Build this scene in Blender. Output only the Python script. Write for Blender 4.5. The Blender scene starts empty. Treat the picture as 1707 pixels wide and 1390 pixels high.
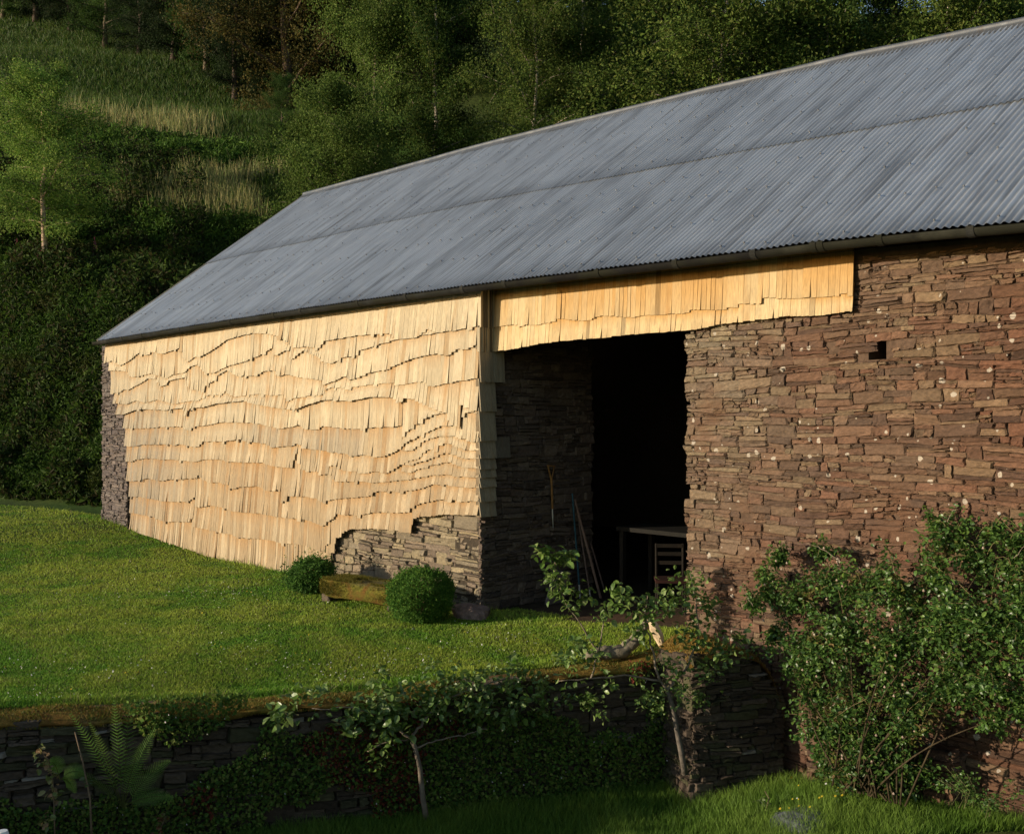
import bpy, math, random
import numpy as np
from mathutils import Vector

# ------------------------------------------------------------------ camera, sky, sun, exposure
sc = bpy.context.scene
RIGHT = np.array([0.6781, 0.7350, 0.0]); LOOK = np.array([-0.7350, 0.6781, 0.0]); F = 1739.0
EYE = np.array([11.14, -9.66, 2.70]); HY = 700.0
cam = bpy.data.cameras.new("camera"); camo = bpy.data.objects.new("camera", cam)
sc.collection.objects.link(camo); sc.camera = camo
camo.location = EYE
camo.rotation_euler = Vector(LOOK).to_track_quat('-Z', 'Y').to_euler()
cam.sensor_width = 36.0; cam.lens = F / 1707.0 * 36.0; cam.shift_y = 5.0 / 1707.0
cam.clip_start = 0.1; cam.clip_end = 1500.0

SUN_EL, SUN_PHI = 9.2, 27.0                     # sun low, in front of the barn and to its left
to_sun = Vector((-math.sin(math.radians(SUN_PHI)) * math.cos(math.radians(SUN_EL)),
                 -math.cos(math.radians(SUN_PHI)) * math.cos(math.radians(SUN_EL)), math.sin(math.radians(SUN_EL))))
world = bpy.data.worlds.new("World"); sc.world = world; world.use_nodes = True
wn = world.node_tree.nodes; wl = world.node_tree.links
bg = wn["Background"]; sky = wn.new("ShaderNodeTexSky"); sky.sky_type = 'NISHITA'; sky.sun_disc = False
sky.sun_elevation = math.radians(SUN_EL); sky.sun_rotation = math.atan2(to_sun.x, to_sun.y)
sky.air_density = 1.0; sky.dust_density = 0.6
wl.new(sky.outputs[0], bg.inputs[0]); bg.inputs[1].default_value = 0.15
sun = bpy.data.lights.new("sun", 'SUN'); suno = bpy.data.objects.new("sun", sun); sc.collection.objects.link(suno)
suno.rotation_euler = (-to_sun).to_track_quat('-Z', 'Y').to_euler()
sun.energy = 5.0; sun.angle = math.radians(0.6); sun.color = (1.0, 0.85, 0.64)
sc.view_settings.view_transform = 'Standard'; sc.view_settings.look = 'None'
sc.view_settings.exposure = 0.25; sc.view_settings.gamma = 1.0
sc.cycles.max_bounces = 5; sc.cycles.transparent_max_bounces = 4

# ------------------------------------------------------------------ projection helpers (used to lay out real planes)
def ray(px, py):
    px, py = np.broadcast_arrays(px, py); a = (np.asarray(px, float) - 853.5) / F; b = (HY - np.asarray(py, float)) / F
    return np.stack([a * RIGHT[0] + LOOK[0], a * RIGHT[1] + LOOK[1], b], -1)
def at_z(px, py, Z): return EYE + ray(px, py) * np.asarray(Z, float)[..., None]
def on_t(px, py, t):
    d = ray(px, py); return EYE + d * ((t - EYE[1]) / d[..., 1])[..., None]
def on_s(px, py, s):
    d = ray(px, py); return EYE + d * ((s - EYE[0]) / d[..., 0])[..., None]
WN = np.array([0.907, -0.421]); WA = np.array([3.96, 0.0]); WD = np.array([-0.421, -0.907])
def on_p(px, py, p):
    d = ray(px, py); k = (p - ((EYE[:2] - WA) @ WN)) / (d[..., :2] @ WN); return EYE + d * np.asarray(k)[..., None]
def on_h(px, py, z):
    d = ray(px, py); return EYE + d * ((z - EYE[2]) / d[..., 2])[..., None]
def proj(P):
    q = P - EYE; Z = q @ LOOK; return 853.5 + F * (q @ RIGHT) / Z, HY - F * q[..., 2] / Z, Z

# ------------------------------------------------------------------ mesh building
class MB:
    def __init__(s): s.V = []; s.F = []; s.C = []; s.n = 0
    def add(s, V, Fc, col=(1, 1, 1)):
        V = np.asarray(V, float).reshape(-1, 3)
        if len(V) == 0: return
        if not isinstance(Fc, list) or (len(Fc) and np.ndim(Fc[0]) == 1): Fc = [np.asarray(Fc, int)]
        for f in Fc: s.F.append(np.asarray(f, int) + s.n)
        col = np.asarray(col, float)
        if col.ndim == 1: col = np.tile(col, (len(V), 1))
        s.V.append(V); s.C.append(col[:, :3]); s.n += len(V)
    def build(s, name, mat, parent=None, smooth=False, loc=None):
        V = np.concatenate(s.V); C = np.concatenate(s.C)
        if loc is not None: V = V - np.asarray(loc)
        me = bpy.data.meshes.new(name)
        me.vertices.add(len(V)); me.vertices.foreach_set("co", V.astype(np.float32).ravel())
        idx = np.concatenate([f.ravel() for f in s.F]); tot = np.concatenate([np.full(len(f), f.shape[1]) for f in s.F])
        st = np.concatenate([[0], np.cumsum(tot)[:-1]])
        me.loops.add(len(idx)); me.loops.foreach_set("vertex_index", idx.astype(np.int32))
        me.polygons.add(len(tot)); me.polygons.foreach_set("loop_start", st.astype(np.int32))
        me.polygons.foreach_set("loop_total", tot.astype(np.int32))
        me.polygons.foreach_set("use_smooth", np.full(len(tot), bool(smooth)))
        ca = me.color_attributes.new("Col", 'FLOAT_COLOR', 'POINT')
        ca.data.foreach_set("color", np.concatenate([C, np.ones((len(C), 1))], 1).astype(np.float32).ravel())
        me.update(calc_edges=True); me.validate()
        me.materials.append(mat)
        o = bpy.data.objects.new(name, me); sc.collection.objects.link(o)
        if parent is not None: o.parent = parent
        if loc is not None: o.location = loc
        return o
    def box(s, c, h, col=(1, 1, 1), R=None):
        V = np.array([[x, y, z] for x in (-1, 1) for y in (-1, 1) for z in (-1, 1)], float) * np.asarray(h)
        if R is not None: V = V @ np.asarray(R).T
        s.add(V + np.asarray(c), [[0, 1, 3, 2], [4, 6, 7, 5], [0, 4, 5, 1], [2, 3, 7, 6], [0, 2, 6, 4], [1, 5, 7, 3]], col)
    def quad(s, a, b, c, d, col=(1, 1, 1)): s.add([a, b, c, d], [[0, 1, 2, 3]], col)
    def tube(s, pts, r, col=(1, 1, 1), n=7, cap=True):
        pts = np.asarray(pts, float); m = len(pts); r = np.broadcast_to(np.asarray(r, float), (m,))
        T = np.gradient(pts, axis=0); T /= np.linalg.norm(T, axis=1)[:, None] + 1e-9
        up = np.array([0.31, 0.2, 0.93]) if abs(T[0, 2]) < 0.8 else np.array([1, 0.1, 0.0])
        A = np.cross(T, up); A /= np.linalg.norm(A, axis=1)[:, None] + 1e-9; B = np.cross(T, A)
        th = np.arange(n) / n * 2 * math.pi
        V = pts[:, None] + r[:, None, None] * (A[:, None] * np.cos(th)[None, :, None] + B[:, None] * np.sin(th)[None, :, None])
        i, j = np.meshgrid(np.arange(m - 1), np.arange(n), indexing='ij'); j2 = (j + 1) % n
        Q = np.stack([i * n + j, i * n + j2, (i + 1) * n + j2, (i + 1) * n + j], -1).reshape(-1, 4)
        fs = [Q]
        if cap: fs += [np.arange(n)[::-1][None], (np.arange(n) + (m - 1) * n)[None]]
        s.add(V.reshape(-1, 3), fs, col)
    def grid(s, P, col=(1, 1, 1)):
        a, b = P.shape[:2]; i, j = np.meshgrid(np.arange(a - 1), np.arange(b - 1), indexing='ij')
        Q = np.stack([i * b + j, (i + 1) * b + j, (i + 1) * b + j + 1, i * b + j + 1], -1).reshape(-1, 4)
        c = np.asarray(col, float); c = c.reshape(-1, 3) if c.ndim == 3 else c
        s.add(P.reshape(-1, 3), Q, c)

def empty(name, loc=(0, 0, 0)):
    o = bpy.data.objects.new(name, None); sc.collection.objects.link(o); o.location = loc; o.empty_display_size = 0.2; return o
def tag(o, label=None, cat=None, group=None, kind=None):
    if label: o["label"] = label
    if cat: o["category"] = cat
    if group: o["group"] = group
    if kind: o["kind"] = kind
    return o

# smooth value noise (vectorised)
def _h(ix, iy, iz, sd):
    n = (ix * 374761393 + iy * 668265263 + iz * 2147483647 + sd * 1274126177) & 0xffffffff
    n = ((n ^ (n >> 13)) * 1274126177) & 0xffffffff; n = (n ^ (n >> 16)) & 0xffffffff
    return n / 4294967295.0
def noise(x, y=0.0, z=0.0, sd=0):
    x, y, z = np.broadcast_arrays(np.asarray(x, float), np.asarray(y, float), np.asarray(z, float))
    ix, iy, iz = [np.floor(q).astype(np.int64) for q in (x, y, z)]
    fx, fy, fz = x - ix, y - iy, z - iz
    fx, fy, fz = [q * q * (3 - 2 * q) for q in (fx, fy, fz)]
    r = 0
    for a in (0, 1):
        for b in (0, 1):
            for c in (0, 1):
                w = (fx if a else 1 - fx) * (fy if b else 1 - fy) * (fz if c else 1 - fz)
                r = r + w * _h(ix + a, iy + b, iz + c, sd)
    return r * 2 - 1
def ss(a, b, x): q = np.clip((np.asarray(x, float) - a) / (b - a), 0, 1); return q * q * (3 - 2 * q)
def mixc(a, b, f): f = np.asarray(f)[..., None]; return np.asarray(a) * (1 - f) + np.asarray(b) * f

# ------------------------------------------------------------------ materials
def mat(name, rough=0.8, spec=0.3, metal=0.0, noise_amt=0.25, nscale=8.0, stretch=(1, 1, 1), bump=0.0, bscale=30.0, bdist=0.01,
        tint=None, tint_scale=1.0, tint_rng=(0.5, 0.65), translucent=0.0, spots=None, spec_tint=None):
    m = bpy.data.materials.new(name); m.use_nodes = True; N = m.node_tree.nodes; L = m.node_tree.links
    b = N["Principled BSDF"]; out = N["Material Output"]
    b.inputs["Roughness"].default_value = rough; b.inputs["Metallic"].default_value = metal
    b.inputs["Specular IOR Level"].default_value = spec
    at = N.new("ShaderNodeAttribute"); at.attribute_name = "Col"
    tc = N.new("ShaderNodeTexCoord"); mp = N.new("ShaderNodeMapping"); L.new(tc.outputs["Object"], mp.inputs[0]); mp.inputs["Scale"].default_value = stretch
    col = at.outputs["Color"]
    if noise_amt:
        nt = N.new("ShaderNodeTexNoise"); nt.inputs["Scale"].default_value = nscale; nt.inputs["Detail"].default_value = 6; nt.inputs["Roughness"].default_value = 0.65
        L.new(mp.outputs[0], nt.inputs["Vector"])
        mr = N.new("ShaderNodeMapRange"); mr.inputs["From Min"].default_value = 0.3; mr.inputs["From Max"].default_value = 0.7
        mr.inputs["To Min"].default_value = 1 - noise_amt; mr.inputs["To Max"].default_value = 1 + noise_amt; L.new(nt.outputs[0], mr.inputs["Value"])
        mx = N.new("ShaderNodeVectorMath"); mx.operation = 'SCALE'; L.new(col, mx.inputs[0]); L.new(mr.outputs[0], mx.inputs["Scale"]); col = mx.outputs[0]
    if tint is not None:
        n2 = N.new("ShaderNodeTexNoise"); n2.inputs["Scale"].default_value = tint_scale; n2.inputs["Detail"].default_value = 5; L.new(mp.outputs[0], n2.inputs["Vector"])
        r2 = N.new("ShaderNodeMapRange"); r2.inputs["From Min"].default_value = tint_rng[0]; r2.inputs["From Max"].default_value = tint_rng[1]; L.new(n2.outputs[0], r2.inputs["Value"])
        m2 = N.new("ShaderNodeMix"); m2.data_type = 'RGBA'; L.new(r2.outputs[0], m2.inputs[0]); L.new(col, m2.inputs[6]); m2.inputs[7].default_value = (*tint, 1); col = m2.outputs[2]
    if spots is not None:                                   # lichen spots
        scol, sscale, thr = spots
        tcs = tc.outputs["Object"]; nw = N.new("ShaderNodeTexNoise"); nw.inputs["Scale"].default_value = 14; L.new(tcs, nw.inputs["Vector"])
        ad = N.new("ShaderNodeVectorMath"); ad.operation = 'MULTIPLY_ADD'; L.new(nw.outputs["Color"], ad.inputs[0]); ad.inputs[1].default_value = (0.05, 0.05, 0.05); L.new(tcs, ad.inputs[2])
        vo = N.new("ShaderNodeTexVoronoi"); vo.inputs["Scale"].default_value = sscale; L.new(ad.outputs[0], vo.inputs["Vector"])
        sx = N.new("ShaderNodeSeparateColor"); L.new(vo.outputs["Color"], sx.inputs[0])
        mm = N.new("ShaderNodeMath"); mm.operation = 'MULTIPLY'; L.new(sx.outputs[0], mm.inputs[0]); mm.inputs[1].default_value = thr
        pw = N.new("ShaderNodeMath"); pw.operation = 'POWER'; L.new(mm.outputs[0], pw.inputs[0]); pw.inputs[1].default_value = 3.0
        lt = N.new("ShaderNodeMath"); lt.operation = 'LESS_THAN'; L.new(vo.outputs["Distance"], lt.inputs[0]); L.new(pw.outputs[0], lt.inputs[1])
        m3 = N.new("ShaderNodeMix"); m3.data_type = 'RGBA'; L.new(lt.outputs[0], m3.inputs[0]); L.new(col, m3.inputs[6]); m3.inputs[7].default_value = (*scol, 1); col = m3.outputs[2]
    L.new(col, b.inputs["Base Color"])
    if bump:
        n3 = N.new("ShaderNodeTexNoise"); n3.inputs["Scale"].default_value = bscale; n3.inputs["Detail"].default_value = 8; n3.inputs["Roughness"].default_value = 0.65; L.new(mp.outputs[0], n3.inputs["Vector"])
        bp = N.new("ShaderNodeBump"); bp.inputs["Strength"].default_value = bump; bp.inputs["Distance"].default_value = bdist; L.new(n3.outputs[0], bp.inputs["Height"]); L.new(bp.outputs[0], b.inputs["Normal"])
    if translucent:
        tr = N.new("ShaderNodeBsdfTranslucent"); L.new(col, tr.inputs[0]); ms = N.new("ShaderNodeMixShader"); ms.inputs[0].default_value = translucent
        L.new(b.outputs[0], ms.inputs[1]); L.new(tr.outputs[0], ms.inputs[2]); L.new(ms.outputs[0], out.inputs[0])
    return m

M_STONE = mat("rubble_stone", 0.9, 0.2, noise_amt=0.32, nscale=22, bump=0.9, bscale=45, bdist=0.012, stretch=(1, 1, 1.8),
              tint=(0.13, 0.07, 0.042), tint_scale=1.1, tint_rng=(0.56, 0.75), spots=((0.38, 0.33, 0.27), 9.0, 0.66))
M_STONE2 = mat("plain_rubble_stone", 0.9, 0.2, noise_amt=0.3, nscale=22, bump=0.9, bscale=45, bdist=0.012, stretch=(1, 1, 1.8))  # rubble stone without the red-brown tint and lichen spots
M_MORTAR = mat("earth_joint", 0.95, 0.1, noise_amt=0.35, nscale=15, bump=0.6, bscale=25, bdist=0.02)
M_WOOD = mat("cleft_oak_shingle", 0.75, 0.25, noise_amt=0.26, nscale=6, stretch=(14, 14, 0.9), bump=0.55, bscale=9, bdist=0.005,
             tint=(0.34, 0.17, 0.05), tint_scale=0.55, tint_rng=(0.58, 0.9))
M_IRON = mat("cast_iron_gutter", 0.85, 0.12, noise_amt=0.5, nscale=6, bump=0.3, bscale=40, tint=(0.014, 0.014, 0.009), tint_scale=2.2, tint_rng=(0.45, 0.6))
M_PLANK = mat("weathered_timber", 0.8, 0.2, noise_amt=0.35, nscale=8, bump=0.3)
M_BARK = mat("bark", 0.9, 0.15, noise_amt=0.45, nscale=14, bump=0.8, bscale=30, bdist=0.015)
M_LEAF = mat("leaf", 0.7, 0.15, noise_amt=0.0, translucent=0.32)
M_LEAFG = mat("glossy_leaf", 0.38, 0.45, noise_amt=0.0, translucent=0.28)
M_GRASS = mat("grass_blade", 0.6, 0.25, noise_amt=0.0, translucent=0.35)
M_GROUND = mat("soil_and_turf", 0.95, 0.1, noise_amt=0.4, nscale=3, bump=0.5, bscale=12, bdist=0.04)
M_MOSS = mat("moss", 0.95, 0.1, noise_amt=0.5, nscale=24, bump=1.0, bscale=60, bdist=0.02, tint=(0.14, 0.075, 0.02), tint_scale=5, tint_rng=(0.5, 0.66))
M_PAINT = mat("white_paint", 0.5, 0.4, noise_amt=0.05)
M_STEEL = mat("tool_steel", 0.35, 0.5, metal=0.8, noise_amt=0.2)
M_ROCK = mat("slate_rock", 0.85, 0.25, noise_amt=0.4, nscale=12, bump=0.9, bscale=20, bdist=0.03)

# galvanised corrugated sheet, with rust-brown run-off streaks down the slope
def roof_mat():
    m = bpy.data.materials.new("galvanised_sheet"); m.use_nodes = True; N = m.node_tree.nodes; L = m.node_tree.links; b = N["Principled BSDF"]
    b.inputs["Metallic"].default_value = 0.72; b.inputs["Roughness"].default_value = 0.5
    at = N.new("ShaderNodeAttribute"); at.attribute_name = "Col"; tc = N.new("ShaderNodeTexCoord")
    def nz(scl, st, det=5):
        mp = N.new("ShaderNodeMapping"); mp.inputs["Scale"].default_value = st; L.new(tc.outputs["Object"], mp.inputs[0])
        n = N.new("ShaderNodeTexNoise"); n.inputs["Scale"].default_value = scl; n.inputs["Detail"].default_value = det; n.inputs["Roughness"].default_value = 0.6; L.new(mp.outputs[0], n.inputs["Vector"]); return n.outputs[0]
    def rng(v, a, c, lo, hi):
        r = N.new("ShaderNodeMapRange"); r.inputs["From Min"].default_value = a; r.inputs["From Max"].default_value = c; r.inputs["To Min"].default_value = lo; r.inputs["To Max"].default_value = hi; L.new(v, r.inputs["Value"]); return r.outputs[0]
    def mixn(f, a, colb):
        x = N.new("ShaderNodeMix"); x.data_type = 'RGBA'; L.new(f, x.inputs[0]); L.new(a, x.inputs[6]); x.inputs[7].default_value = (*colb, 1); return x.outputs[2]
    c = at.outputs["Color"]
    c = mixn(rng(nz(1.0, (13.12, 0.5, 0.5), 3), 0.50, 0.70, 0, 0.6), c, (0.17, 0.165, 0.16))     # streaks
    c = mixn(rng(nz(1.0, (2.2, 0.6, 0.6)), 0.48, 0.7, 0, 0.38), c, (0.20, 0.205, 0.215))      # broad dull patches
    c = mixn(rng(nz(6.0, (1, 1, 1)), 0.62, 0.78, 0, 0.4), c, (0.62, 0.65, 0.68))
    c = mixn(rng(nz(1.0, (4.0, 0.45, 0.45), 7), 0.62, 0.78, 0, 0.7), c, (0.16, 0.12, 0.085))
    L.new(c, b.inputs["Base Color"]); L.new(rng(nz(3.0, (1, 1, 1)), 0.3, 0.7, 0.27, 0.42), b.inputs["Roughness"])
    return m
M_ROOF = roof_mat()

# ------------------------------------------------------------------ terrain
def interp(ks, vs): ks = np.array(ks); vs = np.array(vs); o = np.argsort(ks); return lambda x: np.interp(x, ks[o], vs[o])
wt = [(0, 1200), (120, 1197), (260, 1192), (400, 1188), (480, 1180), (600, 1172), (700, 1160), (840, 1138), (930, 1128), (1040, 1112), (1120, 1095), (1180, 1080), (1235, 1078), (1275, 1100), (1300, 1150)]
pp = np.array(wt, float); Wp = on_p(pp[:, 0], pp[:, 1], 0.0); ul = (Wp[:, :2] - WA) @ WD; wtop = interp(list(ul) + [14.0], list(Wp[:, 2]) + [Wp[0, 2]])
def wall_p(s, t): return (s - WA[0]) * WN[0] + (t - WA[1]) * WN[1]
def terrain(s, t, upper=False):
    s = np.asarray(s, float); t = np.asarray(t, float)
    up = 0.33 * ss(-8.5, -14.5, s) + 0.22 * ss(0.8, 4.0, s) * ss(-5, -0.3, t) + 0.02 * noise(s * 0.5, t * 0.5, sd=3)
    up = up - 0.10 * ss(-3.0, -8.0, t) * ss(-6, 0, s)
    dA = -0.17 * (s + 22) + 0.98 * (t - 0.6); dB = -0.75 * (s + 22) + 0.66 * t
    pw = wall_p(s, t); uw = (s - WA[0]) * WD[0] + (t - WA[1]) * WD[1]; k2 = ss(-2.6, -0.55, pw) * ss(0.3, -0.6, t); up = up * (1 - k2) + (wtop(uw) + 0.02) * k2
    bank = 2.4 * ss(0, 3.4, dA) * ss(-13.6, -15.0, s) + 2.4 * ss(11.8, 16, t) * ss(-15, -13.6, s)
    hl = np.log1p(np.exp(np.clip((dB + 1.5) / 3.0, -30, 30))) * 3.0
    hill = 0.60 * np.minimum(hl, 60) * np.where((s > -14.3) & (t < 12), 0, 1) * ss(-1.0, 4.0, np.maximum(dA, (t - 9)))
    hill = hill + 0.5 * noise(s * 0.09, t * 0.09, sd=5) * ss(2, 12, hill) * 1.6 + 0.35 * np.sin(hill * 1.1 + 0.08 * s) * ss(2, 8, hill)
    up = up + bank + hill
    lo = -1.36 + 0.38 * ss(-2.2, -0.1, t) * ss(4.0, 6.0, s) + 0.03 * noise(s * 0.8, t * 0.8, sd=9)
    k = ss(-0.30, -0.12, wall_p(s, t)) * np.where(t < 0.5, 1, 0)
    return up if upper else up * (1 - k) + lo * k
def axis(parts):
    r = [np.arange(a, b, st) for a, b, st in parts]; return np.concatenate(r + [np.array([parts[-1][1]])])
xs = axis([(-260, -90, 10), (-90, -30, 1.5), (-30, -16, 0.5), (-16, 16, 0.13), (16, 40, 2), (40, 200, 20)])
ys = axis([(-200, -40, 20), (-40, -13, 1.5), (-13, 3, 0.13), (3, 20, 0.6), (20, 90, 1.5), (90, 260, 12)])
GX, GY = np.meshgrid(xs, ys, indexing='ij'); GZ = terrain(GX, GY)
gcol = mixc((0.045, 0.085, 0.014), (0.06, 0.075, 0.02), ss(-0.3, 0.6, noise(GX * 0.3, GY * 0.3, sd=1)))
inside = (GX > -13.8) & (GX < 14) & (GY > 0.35) & (GY < 11); gcol[inside] = (0.06, 0.045, 0.03)
earth = np.exp(-((GX - 2.3) / 1.6) ** 2 - ((GY - 0.9) / 0.5) ** 2); gcol = mixc(gcol, (0.10, 0.06, 0.035), np.clip(earth * 1.2, 0, 1))
mb = MB(); mb.grid(np.stack([GX, GY, GZ], -1), gcol)
tag(mb.build("ground", M_GROUND, smooth=True), kind="structure")

# ------------------------------------------------------------------ barn: reference lines read off the eave and ridge
def interp(ks, vs): ks = np.array(ks); vs = np.array(vs); o = np.argsort(ks); return lambda x: np.interp(x, ks[o], vs[o])
OV = 0.20; GT = -(OV + 0.04)
eo = np.array([(162, 568), (330, 541), (500, 514.5), (665, 491), (830, 469), (1000, 448), (1180, 426), (1365, 402), (1543, 383), (1707, 368)], float)
E = on_t(eo[:, 0], eo[:, 1], -OV); eave_z = interp(list(E[:, 0]) + [14.0], list(E[:, 2]) + [E[-1, 2] - 0.12])
ro = np.array([(490, 331), (640, 291), (790, 249), (950, 209), (1140, 163), (1423, 97), (1707, 40)], float)
RT = 5.40; R_ = on_t(ro[:, 0], ro[:, 1], RT); ridge_z = interp(list(R_[:, 0]) + [14.0], list(R_[:, 2]) + [R_[-1, 2] - 0.3])
S_L, S_R = float(E[0, 0]), 14.0
WALL_L, JR = -13.88, float(on_t(1143., 800., 0.28)[0])          # left end of wall, right jamb
barn = empty("stone_barn", (0, 0, 0))
tag(barn, "long stone barn with corrugated roof and wavy pale shingles beside a dark open doorway", "barn")

# --- rubble stone generator
def stones(mb, u0, u1, v0, v1, mapf, colf, keep, seed, hmin=0.045, hmax=0.125, wmin=0.13, wmax=0.46, prot=0.035, slope=0.0, ragged=0.03):
    rg = random.Random(seed); quads = []
    k = 0; v = v0
    lines = [v0]
    while v < v1: v += rg.uniform(hmin, hmax); lines.append(v)
    def bnd(k, u): return lines[k] + 0.05 * float(noise(u * 0.8, k * 0.31, sd=seed)) + 0.016 * float(noise(u * 3.1, k * 7.7, sd=seed + 1)) + slope * (u - u0)
    for k in range(len(lines) - 1):
        u = u0 - rg.uniform(0, 0.2)
        while u < u1:
            w = rg.uniform(wmin, wmax) * (0.6 if rg.random() < 0.3 else 1); a, b = u, u + w
            lo = (bnd(k, a), bnd(k, b)); hi = (bnd(k + 1, a), bnd(k + 1, b)); H = lines[k + 1] - lines[k]
            n = rg.choices([1, 2, 3], [0.55 if H < 0.09 else 0.3, 0.45, 0.25])[0]
            while H / n < 0.028: n -= 1
            cuts = [0] + sorted(rg.uniform(0.25, 0.75) if n == 2 else (i + rg.uniform(-0.2, 0.2)) / n for i in range(1, n)) + [1]
            for c0, c1 in zip(cuts[:-1], cuts[1:]):
                segs = [(0, 1)]
                if n > 1 and rg.random() < 0.33: m = rg.uniform(0.3, 0.7); segs = [(0, m), (m, 1)]
                for f0, f1 in segs:
                    def L(f, c): return lo[0] + (lo[1] - lo[0]) * f + c * ((hi[0] + (hi[1] - hi[0]) * f) - (lo[0] + (lo[1] - lo[0]) * f))
                    quads.append([(a + w * f0, L(f0, c0)), (a + w * f1, L(f1, c0)), (a + w * f1, L(f1, c1)), (a + w * f0, L(f0, c1))])
            u = b
    Q = np.array(quads); rg_ = ragged * noise(Q[..., 1] * 5, sd=seed); Q[..., 0] = np.clip(Q[..., 0], u0 + rg_, u1 + rg_); wd_ = Q[..., 0].max(1) - Q[..., 0].min(1); Q = Q[wd_ > 0.05]; c = Q.mean(1); rs = np.random.RandomState(seed)
    ok = keep(c[:, 0], c[:, 1]); Q = Q[ok]; c = c[ok]; N = len(Q)
    gap = rs.uniform(0.001, 0.006, (N, 1, 1)); sg = np.array([[1, 1], [-1, 1], [-1, -1], [1, -1]])[None]
    Q = Q + sg * gap * np.array([1.0, 0.6]) + rs.normal(0, 1, Q.shape) * np.array([0.009, 0.004])
    pa = np.array([0, 0.0, 0.05, 0.22, 0.42, 0.62, 0.8, 0.95, 1.0, 1.0]); pb = np.array([0, 0.0, 0.10, 0.35, 0.65, 0.90, 1.0, 1.0])
    A, B = np.meshgrid(pa, pb, indexing='ij'); A = A[None, :, :, None]; B = B[None, :, :, None]
    P = (Q[:, None, None, 0] * (1 - A) + Q[:, None, None, 1] * A) * (1 - B) + (Q[:, None, None, 3] * (1 - A) + Q[:, None, None, 2] * A) * B
    na, nb = len(pa), len(pb)
    ia, ib = np.meshgrid(np.arange(na), np.arange(nb), indexing='ij')
    ring = np.minimum(np.minimum(ia, na - 1 - ia), np.minimum(ib, nb - 1 - ib))
    P[:, :, :, 0] += rs.normal(0, 0.004, P.shape[:3]); P[:, :, :, 1] += rs.normal(0, 0.003, P.shape[:3])
    base = rs.uniform(-0.3, 1, (N, 1, 1)) * prot
    tl = rs.normal(0, 0.006, (N, 1, 1)) * (A[..., 0] - 0.5) * 2 + rs.normal(0, 0.006, (N, 1, 1)) * (B[..., 0] - 0.5) * 2
    D = np.where(ring[None] == 0, -0.032, np.where(ring[None] == 1, -0.007, base + tl + 0.008 * noise(P[..., 0] * 14, P[..., 1] * 22, sd=seed + 4) + rs.normal(0, 0.0025, P.shape[:3])))
    W = mapf(P[..., 0], P[..., 1], D)
    i, j = np.meshgrid(np.arange(na - 1), np.arange(nb - 1), indexing='ij')
    q = np.stack([i * nb + j, (i + 1) * nb + j, (i + 1) * nb + j + 1, i * nb + j + 1], -1).reshape(-1, 4)
    Fq = (q[None] + (np.arange(N) * na * nb)[:, None, None]).reshape(-1, 4)
    C = colf(c[:, 0], c[:, 1], rs)[:, None, :] * (1 + rs.normal(0, 0.07, (N, na * nb, 1)))
    mb.add(W.reshape(-1, 3), Fq, np.clip(C, 0.01, 1).reshape(-1, 3))

PAL = np.array([(0.22, 0.135, 0.09), (0.25, 0.17, 0.115), (0.185, 0.115, 0.08), (0.27, 0.20, 0.13), (0.15, 0.10, 0.075), (0.215, 0.12, 0.08)]) * np.array([0.56, 0.53, 0.52])
PALG = np.array([(0.22, 0.18, 0.12), (0.24, 0.195, 0.125), (0.17, 0.14, 0.10), (0.20, 0.155, 0.11), (0.155, 0.12, 0.09)])
def col_right(u, v, rs):
    c = PAL[rs.randint(0, len(PAL), len(u))] * rs.uniform(0.75, 1.25, (len(u), 1))
    g = PALG[rs.randint(0, len(PALG), len(u))] * rs.uniform(0.8, 1.1, (len(u), 1))
    f = np.clip(0.6 * ss(5.2, 3.9, u) * ss(0.5, 3.0, v) + 0.5 * ss(3.2, 4.3, v) + 0.3 * noise(u * 0.8, v * 0.8, sd=77), 0, 1) * rs.uniform(0.5, 1, len(u))
    red = ss(4.6, 7.0, u)[:, None] * np.array([[1.0, 0.92, 0.86]]) + (1 - ss(4.6, 7.0, u)[:, None]); return (c * (1 - f[:, None]) + g * f[:, None]) * red
def col_grey(u, v, rs): return PALG[rs.randint(0, len(PALG), len(u))] * rs.uniform(0.8, 1.2, (len(u), 1))
def col_purple(u, v, rs): return np.array([(0.13, 0.11, 0.10), (0.155, 0.125, 0.11), (0.11, 0.09, 0.085)])[rs.randint(0, 3, len(u))] * rs.uniform(0.8, 1.2, (len(u), 1))
def col_inner(u, v, rs): return np.array([(0.13, 0.095, 0.075), (0.16, 0.12, 0.09), (0.10, 0.075, 0.06)])[rs.randint(0, 3, len(u))] * rs.uniform(0.8, 1.25, (len(u), 1))
def top_at(u): return eave_z(u) - 0.10

# right-hand front wall
T_R = 0.28
hole = [on_t(1446., 600., T_R), on_t(1476., 567., T_R)]; holes = [(hole[0][0], hole[1][0], hole[0][2], hole[1][2])]
for (a, b, c, d) in [(1371, 590, 1384, 574), (1388, 652, 1396, 643), (1237, 870, 1246, 858), (1505, 600, 1514, 590)]:
    p, q = on_t(float(a), float(b), T_R), on_t(float(c), float(d), T_R); holes.append((p[0], q[0], p[2], q[2]))
def keep_right(u, v):
    ok = (v < top_at(u) + 0.05) & (u > JR + 0.02 + 0.03 * noise(v * 3, 0)) & (v < 5.2)
    for (a, b, c, d) in holes: ok &= ~((u > a - 0.05) & (u < b + 0.05) & (v > c - 0.01) & (v < d + 0.01))
    return ok
mb = MB(); stones(mb, JR, 10.5, -1.55, 4.9, lambda u, v, d: np.stack([u, T_R - d, v], -1), col_right, keep_right, 11, prot=0.014, slope=0.004)
# quoins at the jamb
rg = random.Random(5); z = 0.1; q = MB()
qs = []
rw = mb.build("front_wall", M_STONE, barn)
rw["label"] = "reddish brown rubble wall right of the doorway"
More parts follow.
